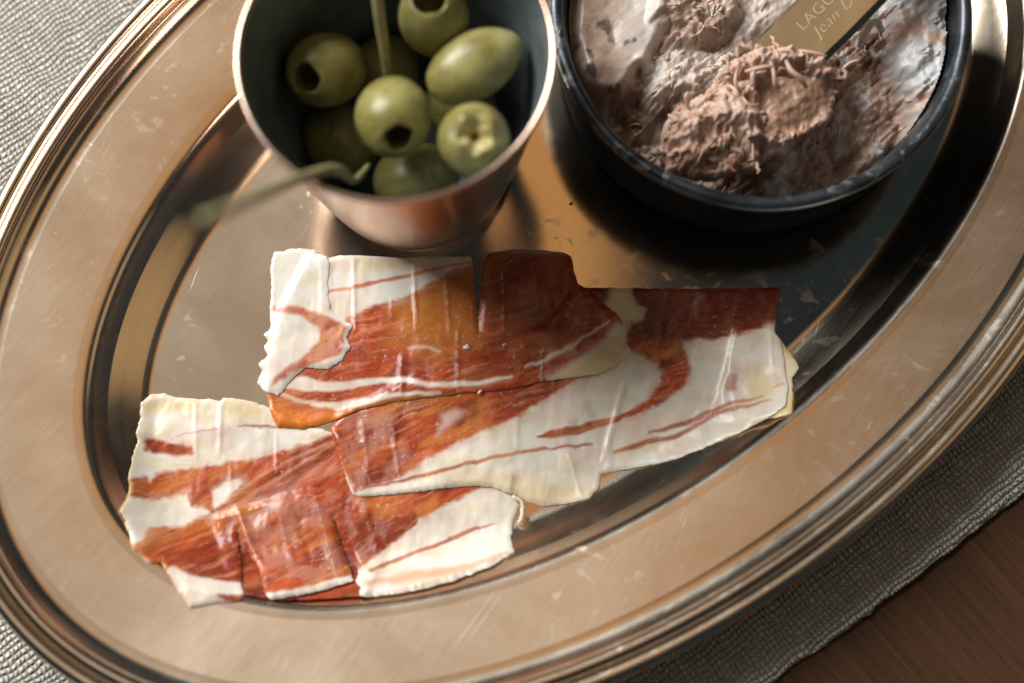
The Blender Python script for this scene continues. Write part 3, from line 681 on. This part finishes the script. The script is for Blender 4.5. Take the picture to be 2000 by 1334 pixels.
# crystals and shreds
def chip(name, px, py, size, label, seed, mat, flat=0.45, parent=None, dz=0.0):
    rnd = random.Random(seed); x, y = g1(px, py, 3.0)
    z = float(hsample(HMAP, np.array([x]), np.array([y]))[0])
    V = []; F = []; nr, ns = 6, 9
    for i in range(nr + 1):
        ph = math.pi * i / nr
        for j in range(ns):
            th = 2 * math.pi * j / ns; r = 1 + (rnd.random() - 0.5) * 0.7
            V.append(((math.sin(ph) * math.cos(th) * r * size[0]) * MM, (math.sin(ph) * math.sin(th) * r * size[1]) * MM, math.cos(ph) * flat * r * min(size) * MM))
    for i in range(nr):
        for j in range(ns): F.append((i * ns + j, (i + 1) * ns + j, (i + 1) * ns + (j + 1) % ns, i * ns + (j + 1) % ns))
    c = np.tile(np.append(C_FAT, 1.0), (len(V), 1))
    o = obj(name, V, F, mat, parent, True, c); o.location = (x * MM, y * MM, (z + flat * min(size) * 0.5 + dz) * MM); o.rotation_euler = (0, 0, rnd.random() * 3)
    if label: tag(o, label, 'fat crumb', 'crumbs of fat on the ham')
    return o
for k, (px, py, s) in enumerate([(911, 673, (0.75, 0.55)), (985, 668, (0.45, 0.3)), (937, 762, (0.55, 0.35))]):
    chip('fat_crumb', px, py, s, ['tiny white fat crumb on the upper slice just below its notch', 'tiny white speck on the dark lean right of the notch', 'tiny fat crumb on the lower edge of the upper slice'][k], 70 + k, HAM)
def shred(pts, rad, label, seed):
    rnd = random.Random(seed); P = []
    for (px, py, z) in pts: x, y = g1(px, py, 3 + z); P.append((x * MM, y * MM, z * MM))
    S = spline(P, 14); S += np.array([[rnd.uniform(-1, 1), rnd.uniform(-1, 1), rnd.uniform(-.5, .5)] for _ in S]) * 0.00022
    V, F = tube(S, [rad * MM * (0.6 + 0.8 * rnd.random()) for _ in S], 7)
    o = obj('fat_shred', V, F, HAM, None, True, np.tile(np.append(mixc(C_FAT[None], C_YEL[None], np.array([0.3]))[0], 1.0), (len(V), 1)))
    tag(o, label, 'fat shred')
shred([(1002, 966, 3.0), (1020, 978, 2.6), (1022, 1000, 2.0), (1012, 1018, 1.4)], 0.42, 'thin white shred of fat hanging between the two lower slices', 3)

# ================================================================= CUP AND OLIVES
CUPX, CUPY = g1(812, 322, 0)
CUP_H = 58.0
_rx = gx(np.array([466.0, 1092.0]), np.array([118.0, 118.0]), CUP_H)[0]; CUP_R = float(_rx[1] - _rx[0]) / 2
CUP_RB = 20.3
def build_cup():
    root = thing('metal_cup', 'tapered copper cup with grey tin lining, filled with green olives', 'cup', (CUPX * MM, CUPY * MM, 0.0))
    cop = m_copper('copper', (0.88, 0.66, 0.54), 0.22, (0.74, 0.52, 0.42)); tin = m_tin()
    def r_at(z): t = z / CUP_H; return CUP_RB + (CUP_R - CUP_RB) * (0.95 * t ** 0.78 + 0.05 * t ** 6)
    rnd = random.Random(3)
    def wob(r, z, a): return r * (1 + 0.004 * math.sin(2 * a + 0.6) * z / CUP_H), z + 0.12 * math.sin(3 * a) * (z > 50)
    out = [(0.3, 0.15), (CUP_RB - 2.2, 0.15), (CUP_RB - 0.8, 0.25), (CUP_RB - 0.1, 0.9), (CUP_RB + 0.15, 2.2)] + [(r_at(z), z) for z in np.linspace(3, CUP_H - 0.8, 30)]
    V, F = lathe(out, 160, wob); obj('body', V, F, cop, root)
    R = r_at(CUP_H)
    rim = [(r_at(CUP_H - 0.8), CUP_H - 0.8), (R + 0.12, CUP_H - 0.3), (R + 0.02, CUP_H + 0.12), (R - 0.35, CUP_H + 0.3), (R - 0.8, CUP_H + 0.2), (R - 1.05, CUP_H - 0.2), (R - 1.1, CUP_H - 0.8)]
    V, F = lathe(rim, 160, wob); obj('rim', V, F, cop, root)
    inn = [(R - 1.1, CUP_H - 0.8)] + [(r_at(z) - 1.1, z) for z in np.linspace(CUP_H - 1.5, 3.0, 28)] + [(CUP_RB - 2.5, 1.7), (0.3, 1.5)]
    V, F = lathe(inn, 160, wob); obj('lining', V, F, tin, root)
    return root
build_cup()
OLV = m_olive()
PIT = m_simple('olive_flesh', (0.10, 0.085, 0.02), (0.22, 0.17, 0.04), 260, 0.45, bstr=0.4, bdist=0.0004)
FLESH = m_simple('torn_olive_flesh', (0.42, 0.34, 0.09), (0.66, 0.60, 0.30), 300, 0.4, bstr=0.5, bdist=0.0005, sss=0.3)
def olive(px, py, z, r, hl, axis, hole, label, seed, torn=False, point=0.0):
    """r: widest radius mm, hl: half length mm, axis: direction of the pitted end, hole: hole radius (0 = end not pitted)"""
    x, y = g1(px, py, z)
    lim = CUP_RB + (CUP_R - CUP_RB) * 0.95 * (z / CUP_H) ** 0.78 - 1.2 - r; q = math.hypot(x - CUPX, y - CUPY)
    if q > lim: x = CUPX + (x - CUPX) * lim / q; y = CUPY + (y - CUPY) * lim / q
    root = thing('pitted_olive', label, 'olive', (x * MM, y * MM, z * MM), 'olives in the cup')
    rnd = random.Random(seed); ph0 = [rnd.random() * 6.28 for _ in range(4)]
    prof = []
    n = 34; c_end = math.asin(min(0.95, hole / r)) if hole else 0.02
    for i in range(n + 1):
        t = 0.02 + (math.pi - 0.02 - c_end) * i / n
        q = -math.cos(t)                                   # -1 blind end .. +1 pitted end
        rr = r * math.sin(t) * (1 - point * 0.30 * max(0, -q) ** 2) * (1 + 0.02 * math.sin(3 * t))
        prof.append((rr, q * hl))
    if hole:
        rr, zz = prof[-1]; prof += [(rr - 0.15, zz - 0.02), (rr - 0.35, zz - 0.25)]
    def wob(rr, zz, a):
        k = 1 + (0.05 * math.sin(5 * a + ph0[2]) + 0.04 * math.sin(3 * a + ph0[3])) * (zz > hl * 0.86) * (hole > 0) + 0.018 * math.sin(2 * a + ph0[0]) + 0.012 * math.sin(3 * a + ph0[1] + zz * 0.2)
        if torn and zz > hl * 0.72: k *= 1 + 0.07 * math.sin(5 * a + ph0[2]); zz += 0.5 * math.sin(4 * a + ph0[3])
        return rr * k, zz
    V, F = lathe(prof, 56, wob); b = obj('skin', V, F, OLV, root)
    if hole:
        r0, z0 = prof[-1]; hp = [(r0 + 0.02, z0)] + ([(r0 * 0.86, z0 - 0.5), (r0 * 0.55, z0 - 0.7), (r0 * 0.30, z0 - 1.6), (r0 * 0.2, z0 - 3.5), (0.05, z0 - 4)] if torn else [(r0 * 0.97, z0 - 0.8), (r0 * 0.92, z0 - 3), (r0 * 0.8, z0 - 6), (0.05, z0 - 7.5)])
        V, F = lathe(hp, 56, wob); obj('pit_hole', V, F, FLESH if torn else PIT, root)
    root.rotation_euler = Vector(axis).to_track_quat('Z', 'Y').to_euler()
    return root
olive(638, 136, 35, 7.7, 9.6, (-0.36, -0.56, 0.75), 3.2, 'shaded olive at the left of the cup, dark hole facing up', 1)
olive(768, 229, 42, 7.7, 8.6, (0.20, -0.78, 0.58), 3.0, 'bright olive in the middle of the cup, hole turned to the ham', 2)
olive(848, 34, 43, 7.3, 9.0, (-0.06, 0.02, 0.99), 3.6, 'olive at the far edge of the cup with a wide round hole', 3)
olive(928, 128, 43, 6.6, 10.4, (-0.86, -0.46, -0.15), 1.2, 'long pointed olive lying on its side at the right of the cup', 4, point=0.75)
olive(942, 287, 48, 7.1, 7.8, (0.05, -0.26, 0.96), 3.4, 'pale olive with a torn open end against the cup wall', 5, torn=True)
olive(645, 275, 17, 7.8, 9.4, (0.6, -0.5, 0.4), 0, 'dim olive deep in the cup at the lower left', 6)
olive(812, 350, 21, 7.6, 9.2, (0.9, 0.1, 0.2), 0, 'dim olive low in the cup below the middle one', 7)
olive(722, 92, 17, 7.6, 9.4, (0.3, 0.8, 0.2), 0, 'dim olive deep in the cup behind the upright stick', 8)
olive(900, 205, 18, 7.6, 9.2, (0.3, -0.7, 0.3), 0, 'dim olive deep between the long olive and the torn one', 9)
STICK = m_simple('pale_green_wood', (0.34, 0.30, 0.13), (0.52, 0.46, 0.23), 260, 0.55, stretch=(1, 1, 1), bstr=0.3, bdist=0.0003)
def stick(pts, rad, label, group=True):
    P = []
    for (px, py, z) in pts: x, y = g1(px, py, z); P.append((x * MM, y * MM, z * MM))
    n = 40; S = spline(P, n); R = np.interp(np.linspace(0, 1, n), np.linspace(0, 1, len(rad)), rad) * MM
    V, F = tube(S, R, 12)
    tag(obj('olive_stalk', V, F, STICK), label, 'stalk', 'olive stalks in the cup')
stick([(722, -190, 66), (732, -60, 58), (741, 30, 50), (750, 90, 43), (757, 140, 37), (760, 165, 34)], [1.05, 1.05, 1.1, 1.05, 1.0], 'thin upright stalk standing among the olives at the far side')
stick([(400, 428, 112), (455, 404, 99), (520, 376, 84), (590, 347, 66), (640, 332, 58), (668, 336, 53), (690, 352, 47), (706, 340, 41), (720, 322, 35)], [0.95, 1.0, 1.0, 0.95, 1.05, 1.05, 0.7, 0.6, 0.5], 'blurred bent stalk hooked over the near left rim of the cup')

# ================================================================= BOWL, RILLETTES, KNIFE
BWX, BWY = g1(1472, 138, 0)
BH = 27.5
DZ = BH - 25.0
_rx = gx(np.array([1073.0, 1901.0]), np.array([40.0, 40.0]), BH)[0]; BR = float(_rx[1] - _rx[0]) / 2
_ry = gx(np.array([1487.0, 1487.0]), np.array([405.0, 405.0]), BH)[1]
BWY = float(_ry[0]) + BR; BWX = float(_rx.mean())
MEAT = m_tint('rillettes_meat', 0.40, 0.45, 0.22, 0.0004, 0.10, 0.8, 2.5)
def build_bowl():
    root = thing('round_bowl', 'dark round metal bowl holding the shredded meat spread', 'bowl', (BWX * MM, BWY * MM, 0))
    m = m_bowl(); R = BR
    def wob(r, z, a): 
        k = 1 + 0.0035 * math.sin(3 * a + 1) + 0.002 * math.sin(7 * a)
        return r * k, z + (0.25 * math.sin(2 * a + 0.5) + 0.12 * math.sin(9 * a)) * (z > 18)
    out = [(0.3, 0.12), (R - 6, 0.12), (R - 4.6, 0.5), (R - 3.2, 1.6), (R - 2.6, 4), (R - 1.8, 11), (R - 1.2, 18), (R - 0.9, 21.8 + DZ)]
    V, F = lathe(out, 192, wob); obj('body', V, F, m, root)
    rim = [(R - 0.9, 21.6), (R - 0.2, 22.2), (R + 0.15, 23.2), (R + 0.1, 24.2), (R - 0.4, 25.0), (R - 1.2, 25.3), (R - 2.1, 25.1), (R - 2.7, 24.4), (R - 2.9, 23.4)]
    rim = [(a, b + DZ) for a, b in rim]; V, F = lathe(rim, 192, wob); obj('rolled_rim', V, F, m_greasy(), root)
    inn = [(R - 2.9, 23.4 + DZ), (R - 3.1, 22.2 + DZ), (R - 3.6, 20.5 + DZ), (R - 4.4, 17), (R - 5.2, 10), (R - 6.2, 3), (R - 8, 1.2), (0.3, 1.0)]
    V, F = lathe(inn, 192, wob); obj('inner_wall', V, F, m_greasy(), root)
build_bowl()

CM1 = lin(192, 164, 146); CM2 = lin(150, 118, 98); CM3 = lin(92, 66, 52); CF = lin(222, 214, 207); CFB = lin(196, 198, 200); CDK = lin(52, 46, 46)
def spread_fields(mx, my):
    """height (mm) and colour of the spread, mx my in mm world"""
    r = np.hypot(mx - BWX, my - BWY); rin = BR - 4.2
    # photograph frame, for laying out the scooped regions
    z0 = 17.0 + DZ
    c, s = _c, _s
    yy = my + DIST * s; zz = z0 - DIST * c
    dep = yy * s - zz * c; up = yy * c + zz * s
    PX = 1000 + FPX * mx / dep; PY = 667 - FPX * up / dep
    wx, wy = warp(PX, PY, 601, 14, 60)
    left = sst(14, -14, sdist(wx, wy, [(1000, -300), (1285, -300), (1290, 60), (1270, 120), (1210, 185), (1150, 175), (1000, 190)]))
    right = sst(30, -30, sdist(wx, wy, [(1700, -300), (2000, -300), (2000, 400), (1760, 330), (1790, 240), (1740, 110), (1730, 30)]))
    topc = sst(16, -16, sdist(wx, wy, [(1280, -40), (1330, -80), (1420, -60), (1440, 20), (1420, 70), (1370, 90), (1300, 85), (1275, 40)]))
    mid = sst(20, -20, sdist(wx, wy, [(1260, 120), (1330, 80), (1430, 100), (1440, 150), (1330, 190), (1280, 190)]))
    back = sst(30, -30, sdist(wx, wy, [(1290, -300), (1720, -300), (1720, 20), (1560, 40), (1440, 90), (1400, -20)]))
    pit = sst(60, -60, sdist(wx, wy, [(1110, 190), (1260, 190), (1340, 230), (1500, 340), (1660, 230), (1740, 300), (1600, 420), (1300, 400), (1180, 320)]))
    rough = np.clip(1 - 0.92 * left - 0.85 * right * sst(0.22, 0.45, fbm(PX / 40, PY / 40, 603, 2)) - 0.6 * back, 0.06, 1)
    h = 14.5 + DZ + 5.0 * left + 5.0 * topc + 2.2 * mid + 1.5 * back - 10.0 * pit
    h = h + right * (2.0 + 5.0 * sst(rin - 18, rin, r))
    h = h + (fbm(mx / 7, my / 7, 605, 4) - 0.5) * 5.2 * rough + (fbm(mx / 2.2, my / 2.2, 607, 4) - 0.5) * 2.6 * rough + np.abs(fbm(mx / 1.1, my / 1.6, 609, 3) - 0.5) * -1.8 * rough
    ua = mx * 0.78 + my * 0.62; va = -mx * 0.62 + my * 0.78
    h = h + (vn(ua / 5.0, va / 0.55, 611) - 0.5) * 0.9 * rough
    h = h + (fbm(mx / 9, my / 9, 613, 3) - 0.5) * 1.6 * left + (vn(mx / 9 + my / 40, my / 25, 614) - 0.5) * 0.8 * left
    h = h + (vn(mx / 1.0, my / 9, 615) - 0.5) * 0.7 * right
    h = h - 3.0 * sst(rin - 3.5, rin, r) * (1 - right) * (1 - left * 0.4)
    col = mixc(np.broadcast_to(CM1, mx.shape + (3,)).copy(), CM2, sst(0.4, 0.65, fbm(mx / 3, my / 3, 621, 4)))
    col = mixc(col, CM3, 0.55 * sst(0.5, 0.75, fbm(mx / 6, my / 6, 623, 4)))
    col = mixc(col, CF, 0.75 * sst(0.60, 0.76, fbm(mx / 4, my / 4, 625, 4)))
    col = mixc(col, CF, 0.6 * mid)
    sm = mixc(np.broadcast_to(lin(178, 156, 140), mx.shape + (3,)).copy(), CF, sst(1180, 1270, PX))
    sm = mixc(sm, CM2, 0.7 * sst(0.58, 0.72, fbm(mx / 5, my / 8, 627, 3))); sm = mixc(sm, CDK, 0.8 * sst(0.70, 0.78, fbm(mx / 3.4, my / 3.4, 629, 3)))
    sm = mixc(sm, CM3, 0.6 * sst(1175, 1120, PX) * sst(0.40, 0.6, fbm(mx / 3, my / 5, 630, 3)))
    col = mixc(col, sm, left); col = mixc(col, CF, 0.65 * back)
    rt = mixc(np.broadcast_to(CFB, mx.shape + (3,)).copy(), CM1, sst(0.60, 0.76, fbm(mx / 7, my / 7, 631, 4)))
    col = mixc(col, rt, right); col = mixc(col, CM1, 0.5 * topc)
    return h, np.concatenate([col, np.clip(rough, 0, 1)[..., None]], -1)
def build_spread():
    root = thing('meat_spread', 'pinkish brown shredded meat spread with white fat filling the dark bowl', 'meat spread', (BWX * MM, BWY * MM, 0.0012))
    R = BR - 4.4; st = 0.33; n = int(2 * R / st) + 1
    g = np.linspace(-R, R, n); X, Y = np.meshgrid(g, g, indexing='ij'); rr = np.hypot(X, Y); k = np.where(rr > R, R / np.maximum(rr, 1e-6), 1); 
    ok = rr < R + st * 0.7; X = X * k; Y = Y * k
    H, C = spread_fields(X + BWX, Y + BWY)
    H = np.clip(H, 2.5, 22.5 + DZ)
    cc = ok[:-1, :-1] & ok[1:, :-1] & ok[:-1, 1:] & ok[1:, 1:]
    ids = -np.ones(X.shape, int); used = np.zeros(X.shape, bool)
    for a in (0, 1):
        for b in (0, 1): used[a:n - 1 + a, b:n - 1 + b] |= cc
    ids[used] = np.arange(used.sum()); I, J = np.nonzero(cc)
    F = np.stack([ids[I, J], ids[I + 1, J], ids[I + 1, J + 1], ids[I, J + 1]], 1).tolist()
    V = np.stack([X[used] * MM, Y[used] * MM, (H[used] - 1.2) * MM], 1)
    obj('spread_surface', V, F, MEAT, root, True, C[used])
    # loose fibres lying over the rough parts
    rnd = random.Random(21); VV = []; FF = []; CC = []
    hz = lambda xx, yy: float(H[int(round((xx + R) / (2 * R) * (n - 1))), int(round((yy + R) / (2 * R) * (n - 1)))])
    rz = lambda xx, yy: float(C[int(round((xx + R) / (2 * R) * (n - 1))), int(round((yy + R) / (2 * R) * (n - 1))), 3])
    for _ in range(360):
        a = rnd.uniform(0, 6.283); q = R * math.sqrt(rnd.random()) * 0.97; x, y = q * math.cos(a), q * math.sin(a)
        if rnd.random() > rz(x, y) - 0.15: continue
        L = rnd.uniform(0.8, 2.8); d = rnd.gauss(0.7, 0.7); pts = []
        for t in np.linspace(-0.5, 0.5, 5):
            xx = x + math.cos(d) * L * t + rnd.uniform(-.18, .18); yy = y + math.sin(d) * L * t + rnd.uniform(-.18, .18)
            rq = math.hypot(xx, yy)
            if rq > R: xx *= R / rq; yy *= R / rq
            hh = hz(xx, yy)
            pts.append((xx * MM, yy * MM, (hh - 1.2 + 0.12 + 0.25 * rnd.random()) * MM))
        w_ = rnd.uniform(0.14, 0.36); v, f = tube(pts, [w_ * MM * k for k in (0.4, 0.9, 1.0, 0.9, 0.4)], 5)
        b = len(VV); VV += v; FF += [tuple(i + b for i in q_) for q_ in f]
        c0 = CM1 * rnd.uniform(0.75, 1.35) if rnd.random() < 0.7 else CF * rnd.uniform(0.7, 1.0)
        CC += [np.append(c0, 1.0)] * len(v)
    o = obj('meat_fibres', VV, FF, MEAT, root, True, np.array(CC)); o['kind'] = 'stuff'
    P = []
    for (px, py, zz) in [(1722, 62, 20.5), (1714, 44, 21.2), (1700, 48, 21.6), (1690, 66, 21.6), (1682, 84, 20.6), (1678, 92, 19.6)]:
        x, y = g1(px, py, zz + DZ); P.append(((x - BWX) * MM, (y - BWY) * MM, (zz + DZ - 1.2) * MM))
    V, F = tube(spline(P, 16), [0.0007] * 3 + [0.0009] * 9 + [0.0007, 0.0006, 0.0005, 0.0003], 9)
    obj('fat_curl', V, F, MEAT, root, True, np.tile(np.append(lin(222, 222, 222), 0.05), (len(V), 1)))
build_spread()

# the knife: blade tip under the scoop, running up and to the right over the bowl rim
KZ0, KZ1 = 20.5 + DZ, 31.0 + DZ
def kp(px, py, z): x, y = g1(px, py, z); return np.array([x, y, z])
def build_knife():
    tip = kp(1478, 163, KZ0); far = kp(1766, -116, KZ1)
    d = far - tip; L = np.linalg.norm(d); d /= L
    side = np.cross((0, 0, 1), d); side /= np.linalg.norm(side); n = np.cross(d, side)      # side points to the left-hand edge
    root = thing('spreading_knife', 'flat steel spreading knife with engraved script, stuck in the meat spread', 'knife', tuple(tip * MM))
    steel = m_simple('steel', (0.50, 0.42, 0.27), (0.60, 0.52, 0.36), 60, 0.22, 1.0, (1, 1, 1), 0.05, 0.0001)
    M = Matrix(((d[0], side[0], n[0]), (d[1], side[1], n[1]), (d[2], side[2], n[2])))
    root.rotation_euler = M.to_euler()
    # local x along the blade, y to the right edge, z up
    hw = 7.2; Lb = 52.0; th = 1.5; V = []; F = []
    xs = [-9, -8.2, -6.5, -4, -1, 3, 8, 14, 20, 28, 36, 44, Lb]
    for x in xs:
        q = hw * math.sqrt(max(0.02, 1 - max(0, (2 - x) / 11.2) ** 2)) * (0.97 if x < 20 else 0.97 - 0.004 * (x - 20))
        V += [(x, q, 0.1), (x, q - 0.7, th * 0.60), (x, -q + 1.3, th * 0.60), (x, -q, 0.0), (x, -q + 0.1, -th * 0.5), (x, q - 0.5, -th * 0.5)]
    for k in range(len(xs) - 1):
        for i in range(6): j = (i + 1) % 6; F.append((k * 6 + i, k * 6 + j, k * 6 + 6 + j, k * 6 + 6 + i))
    F.append((0, 1, 2, 3, 4, 5)); e = (len(xs) - 1) * 6; F.append((e + 5, e + 4, e + 3, e + 2, e + 1, e))
    obj('blade', np.array(V) * MM, F, steel, root, False)
    # handle, out of the picture
    hv, hf = tube([(t * MM, 0, -0.2 * MM) for t in (Lb - 2, Lb + 4, Lb + 30, Lb + 70, Lb + 78)], [4 * MM, 6.5 * MM, 7 * MM, 7.5 * MM, 5 * MM], 16)
    obj('handle', hv, hf, m_simple('horn', (0.05, 0.03, 0.02), (0.16, 0.09, 0.05), 90, 0.35), root)
    ink = m_simple('engraved_line', (0.75, 0.72, 0.68), (0.9, 0.88, 0.84), 900, 0.3, 0.6)
    dp = bpy.context.evaluated_depsgraph_get
    for (txt, size, x, y, shear) in (('LAGUIOLE', 3.5, 14.2, 1.0, 0.0), ('Jean Dubost', 3.5, 15.6, -2.4, 0.25)):
        cu = bpy.data.curves.new('engraving', 'FONT'); cu.body = txt; cu.size = size * MM; cu.shear = shear; cu.extrude = 0.00004; cu.offset = -0.00009; cu.space_character = 1.1
        to = bpy.data.objects.new('engraving_text', cu); scn.collection.objects.link(to); bpy.context.view_layer.update()
        me = bpy.data.meshes.new_from_object(to.evaluated_get(dp())); bpy.data.objects.remove(to)
        me.materials.clear(); me.materials.append(ink)
        o = link(bpy.data.objects.new('engraving', me), root)
        o.location = (x * MM, y * MM, th * 0.64 * MM)
    return root
build_knife()

def build_scoop():
    S0 = 20.3 + DZ
    out = [(1292, 262), (1304, 226), (1322, 200), (1352, 190), (1380, 172), (1404, 150), (1430, 118), (1458, 104), (1490, 88), (1520, 90), (1558, 96), (1590, 98), (1622, 112), (1652, 124), (1650, 152), (1638, 176), (1634, 206), (1622, 228), (1590, 246), (1560, 268), (1536, 292), (1500, 300), (1482, 316), (1450, 322), (1420, 330), (1372, 336), (1330, 326), (1306, 322), (1296, 296)]
    poly = ragged(out, 5.0, 701, 2.5); step = 2.3
    x0, y0 = poly.min(0) - 5; x1, y1 = poly.max(0) + 5; nx, ny = int((x1 - x0) / step) + 1, int((y1 - y0) / step) + 1
    X, Y = np.meshgrid(x0 + np.arange(nx) * step, y0 + np.arange(ny) * step, indexing='ij'); sd = sdist(X, Y, poly)
    cc = (sd[:-1, :-1] + sd[1:, :-1] + sd[:-1, 1:] + sd[1:, 1:]) / 4 < 0
    used = np.zeros(X.shape, bool)
    for a in (0, 1):
        for b in (0, 1): used[a:nx - 1 + a, b:ny - 1 + b] |= cc
    dd = np.clip(-sd, 0, None)
    dome = np.sqrt(np.clip(dd / 55.0, 0, 1)) * 5.6
    hol = sst(14, -22, sdist(*warp(X, Y, 705, 6, 30), [(1478, 180), (1505, 142), (1550, 140), (1645, 150), (1638, 200), (1610, 235), (1540, 265), (1500, 260), (1470, 225)]))
    crest = sst(26, 0, ldist(X, Y, [(1420, 140), (1470, 112), (1530, 112), (1590, 116)], [8, 12, 12, 6])) + 0.7 * sst(24, 0, ldist(X, Y, [(1320, 260), (1380, 220), (1440, 230), (1470, 270)], [10, 16, 14, 6]))
    rough = np.clip(1 - 0.85 * hol, 0.1, 1); lip = sst(12, 0, ldist(X, Y, [(1490, 280), (1540, 268), (1600, 238), (1632, 215)], [4, 4, 4]))
    z = S0 + dome - 2.5 * hol + 2.6 * crest + 0.7 * lip * (sd < 0)
    z = z + ((fbm(X / 40, Y / 40, 711, 3) - 0.5) * 3.0 + (fbm(X / 24, Y / 26, 713, 3) - 0.5) * 4.2 - np.abs(fbm(X / 18, Y / 22, 715, 3) - 0.5) * 4.6) * rough * np.clip(dd / 10, 0.2, 1)
    z = z + (vn((X * 0.5 + Y) / 6, (X - 0.5 * Y) / 30, 717) - 0.5) * 0.45 * rough + (fbm(X / 9, Y / 9, 719, 3) - 0.5) * 0.5 * hol
    col = mixc(np.broadcast_to(lin(220, 192, 176), X.shape + (3,)).copy(), lin(172, 134, 112), sst(0.38, 0.65, fbm(X / 20, Y / 20, 721, 4)))
    col = mixc(col, lin(214, 184, 166), 0.8 * sst(0.56, 0.72, fbm(X / 12, Y / 12, 723, 4))); col = mixc(col, lin(176, 116, 76), 0.5 * sst(0.62, 0.74, fbm(X / 10, Y / 14, 725, 3)))
    col = mixc(col, lin(214, 182, 164), 0.6 * np.clip(crest, 0, 1)); col = mixc(col, lin(182, 146, 120), 0.8 * hol)  # crest's highlight and hollow's shade painted into the meat colour
    mx, my = gx(X, Y, S0 + 3)
    ids = -np.ones(X.shape, int); n = used.sum(); ids[used] = np.arange(n); I, J = np.nonzero(cc)
    q = np.stack([ids[I, J], ids[I + 1, J], ids[I + 1, J + 1], ids[I, J + 1]], 1)
    zb = S0 - 2.9 - 1.4 * np.sqrt(np.clip(dd / 60, 0, 1)) + (fbm(X / 15, Y / 15, 731, 3) - 0.5) * 1.5
    ox, oy = g1(1470, 220, S0)
    V = np.concatenate([np.stack([mx[used] - ox, my[used] - oy, z[used] - S0], 1), np.stack([mx[used] - ox, my[used] - oy, zb[used] - S0], 1)]) * MM
    F = [tuple(f[::-1]) for f in q.tolist()] + [tuple(f) for f in (q + n).tolist()]; ed = {}
    for f in q.tolist():
        for k in range(4):
            a, b = f[k], f[(k + 1) % 4]; e = (min(a, b), max(a, b)); ed[e] = None if e in ed else (a, b)
    for e in ed.values():
        if e: a, b = e; F.append((a, b, b + n, a + n))
    root = thing('meat_scoop', 'ragged scoop of shredded meat heaped on the knife tip', 'meat spread', (ox * MM, oy * MM, S0 * MM))
    obj('scoop_body', V, F, MEAT, root, True, np.concatenate([np.concatenate([col, rough[..., None]], -1)[used]] * 2))
    # fibres
    rnd = random.Random(33); VV = []; FF = []; CC = []
    zi = lambda a, b: float(z[int(np.clip((a - x0) / step, 0, nx - 1)), int(np.clip((b - y0) / step, 0, ny - 1))])
    inside = lambda a, b: float(sd[int(np.clip((a - x0) / step, 0, nx - 1)), int(np.clip((b - y0) / step, 0, ny - 1))]) < -2
    def fib(p, w_, c0):
        v, f = tube([((a - ox) * MM, (b - oy) * MM, (c - S0) * MM) for a, b, c in p], [w_ * MM * k for k in np.interp(np.linspace(0, 1, len(p)), [0, 0.2, 0.8, 1], [0.5, 1, 1, 0.45])], 6)
        b0 = len(VV); VV.extend(v); FF.extend([tuple(i + b0 for i in q_) for q_ in f]); CC.extend([np.append(c0, 1.0)] * len(v))
    for _ in range(130):
        a = rnd.uniform(1292, 1650); b = rnd.uniform(88, 336)
        if not inside(a, b): continue
        hv = float(hol[int((a - x0) / step), int((b - y0) / step)])
        if rnd.random() < hv * 0.93: continue
        L = rnd.uniform(10, 34); d = rnd.gauss(-0.8, 0.9); p = []
        for t in np.linspace(0, 1, 5):
            aa = a + math.cos(d) * L * t; bb = b + math.sin(d) * L * t; d += rnd.gauss(0, 0.35)
            zz = zi(aa, bb) if inside(aa, bb) else (p[-1][2] - 0.25 if p else S0)
            x, y = g1(aa, bb, S0 + 3); p.append((x, y, zz + 0.1 + 0.45 * math.sin(t * 3.1) * rnd.random()))
        fib(p, rnd.uniform(0.3, 0.62), lin(204, 168, 146) * rnd.uniform(0.75, 1.2) if rnd.random() < .93 else lin(170, 112, 74))
    # long strings hanging over the hollow
    for pts in ([(1505, 120, 27.8), (1512, 145, 28.0), (1514, 165, 27.0), (1524, 172, 25.8)], [(1535, 118, 27.8), (1545, 138, 28.2), (1562, 152, 27.8), (1576, 172, 26.0)], [(1475, 130, 27.5), (1470, 150, 27.6), (1474, 172, 26.2)], [(1440, 135, 27), (1436, 160, 27), (1444, 178, 26)], [(1450, 190, 27), (1462, 205, 27.4), (1482, 206, 26.5)],
                [(1345, 215, 24), (1340, 190, 26), (1346, 180, 26)], [(1560, 98, 26), (1590, 104, 26.5), (1616, 110, 26)], [(1645, 135, 24.5), (1662, 122, 25), (1680, 118, 25)], [(1520, 100, 27.5), (1545, 100, 28), (1553, 118, 27.5)], [(1455, 140, 27.5), (1490, 132, 28.2), (1510, 130, 28)]):
        P = [(*g1(a, b, c + DZ), c + DZ) for a, b, c in pts]; S = spline(P, 8); fib([tuple(s_) for s_ in S], rnd.uniform(0.38, 0.6), lin(212, 178, 158))
    o = obj('meat_fibres', VV, FF, MEAT, root, True, np.array(CC)); o['kind'] = 'stuff'
build_scoop()
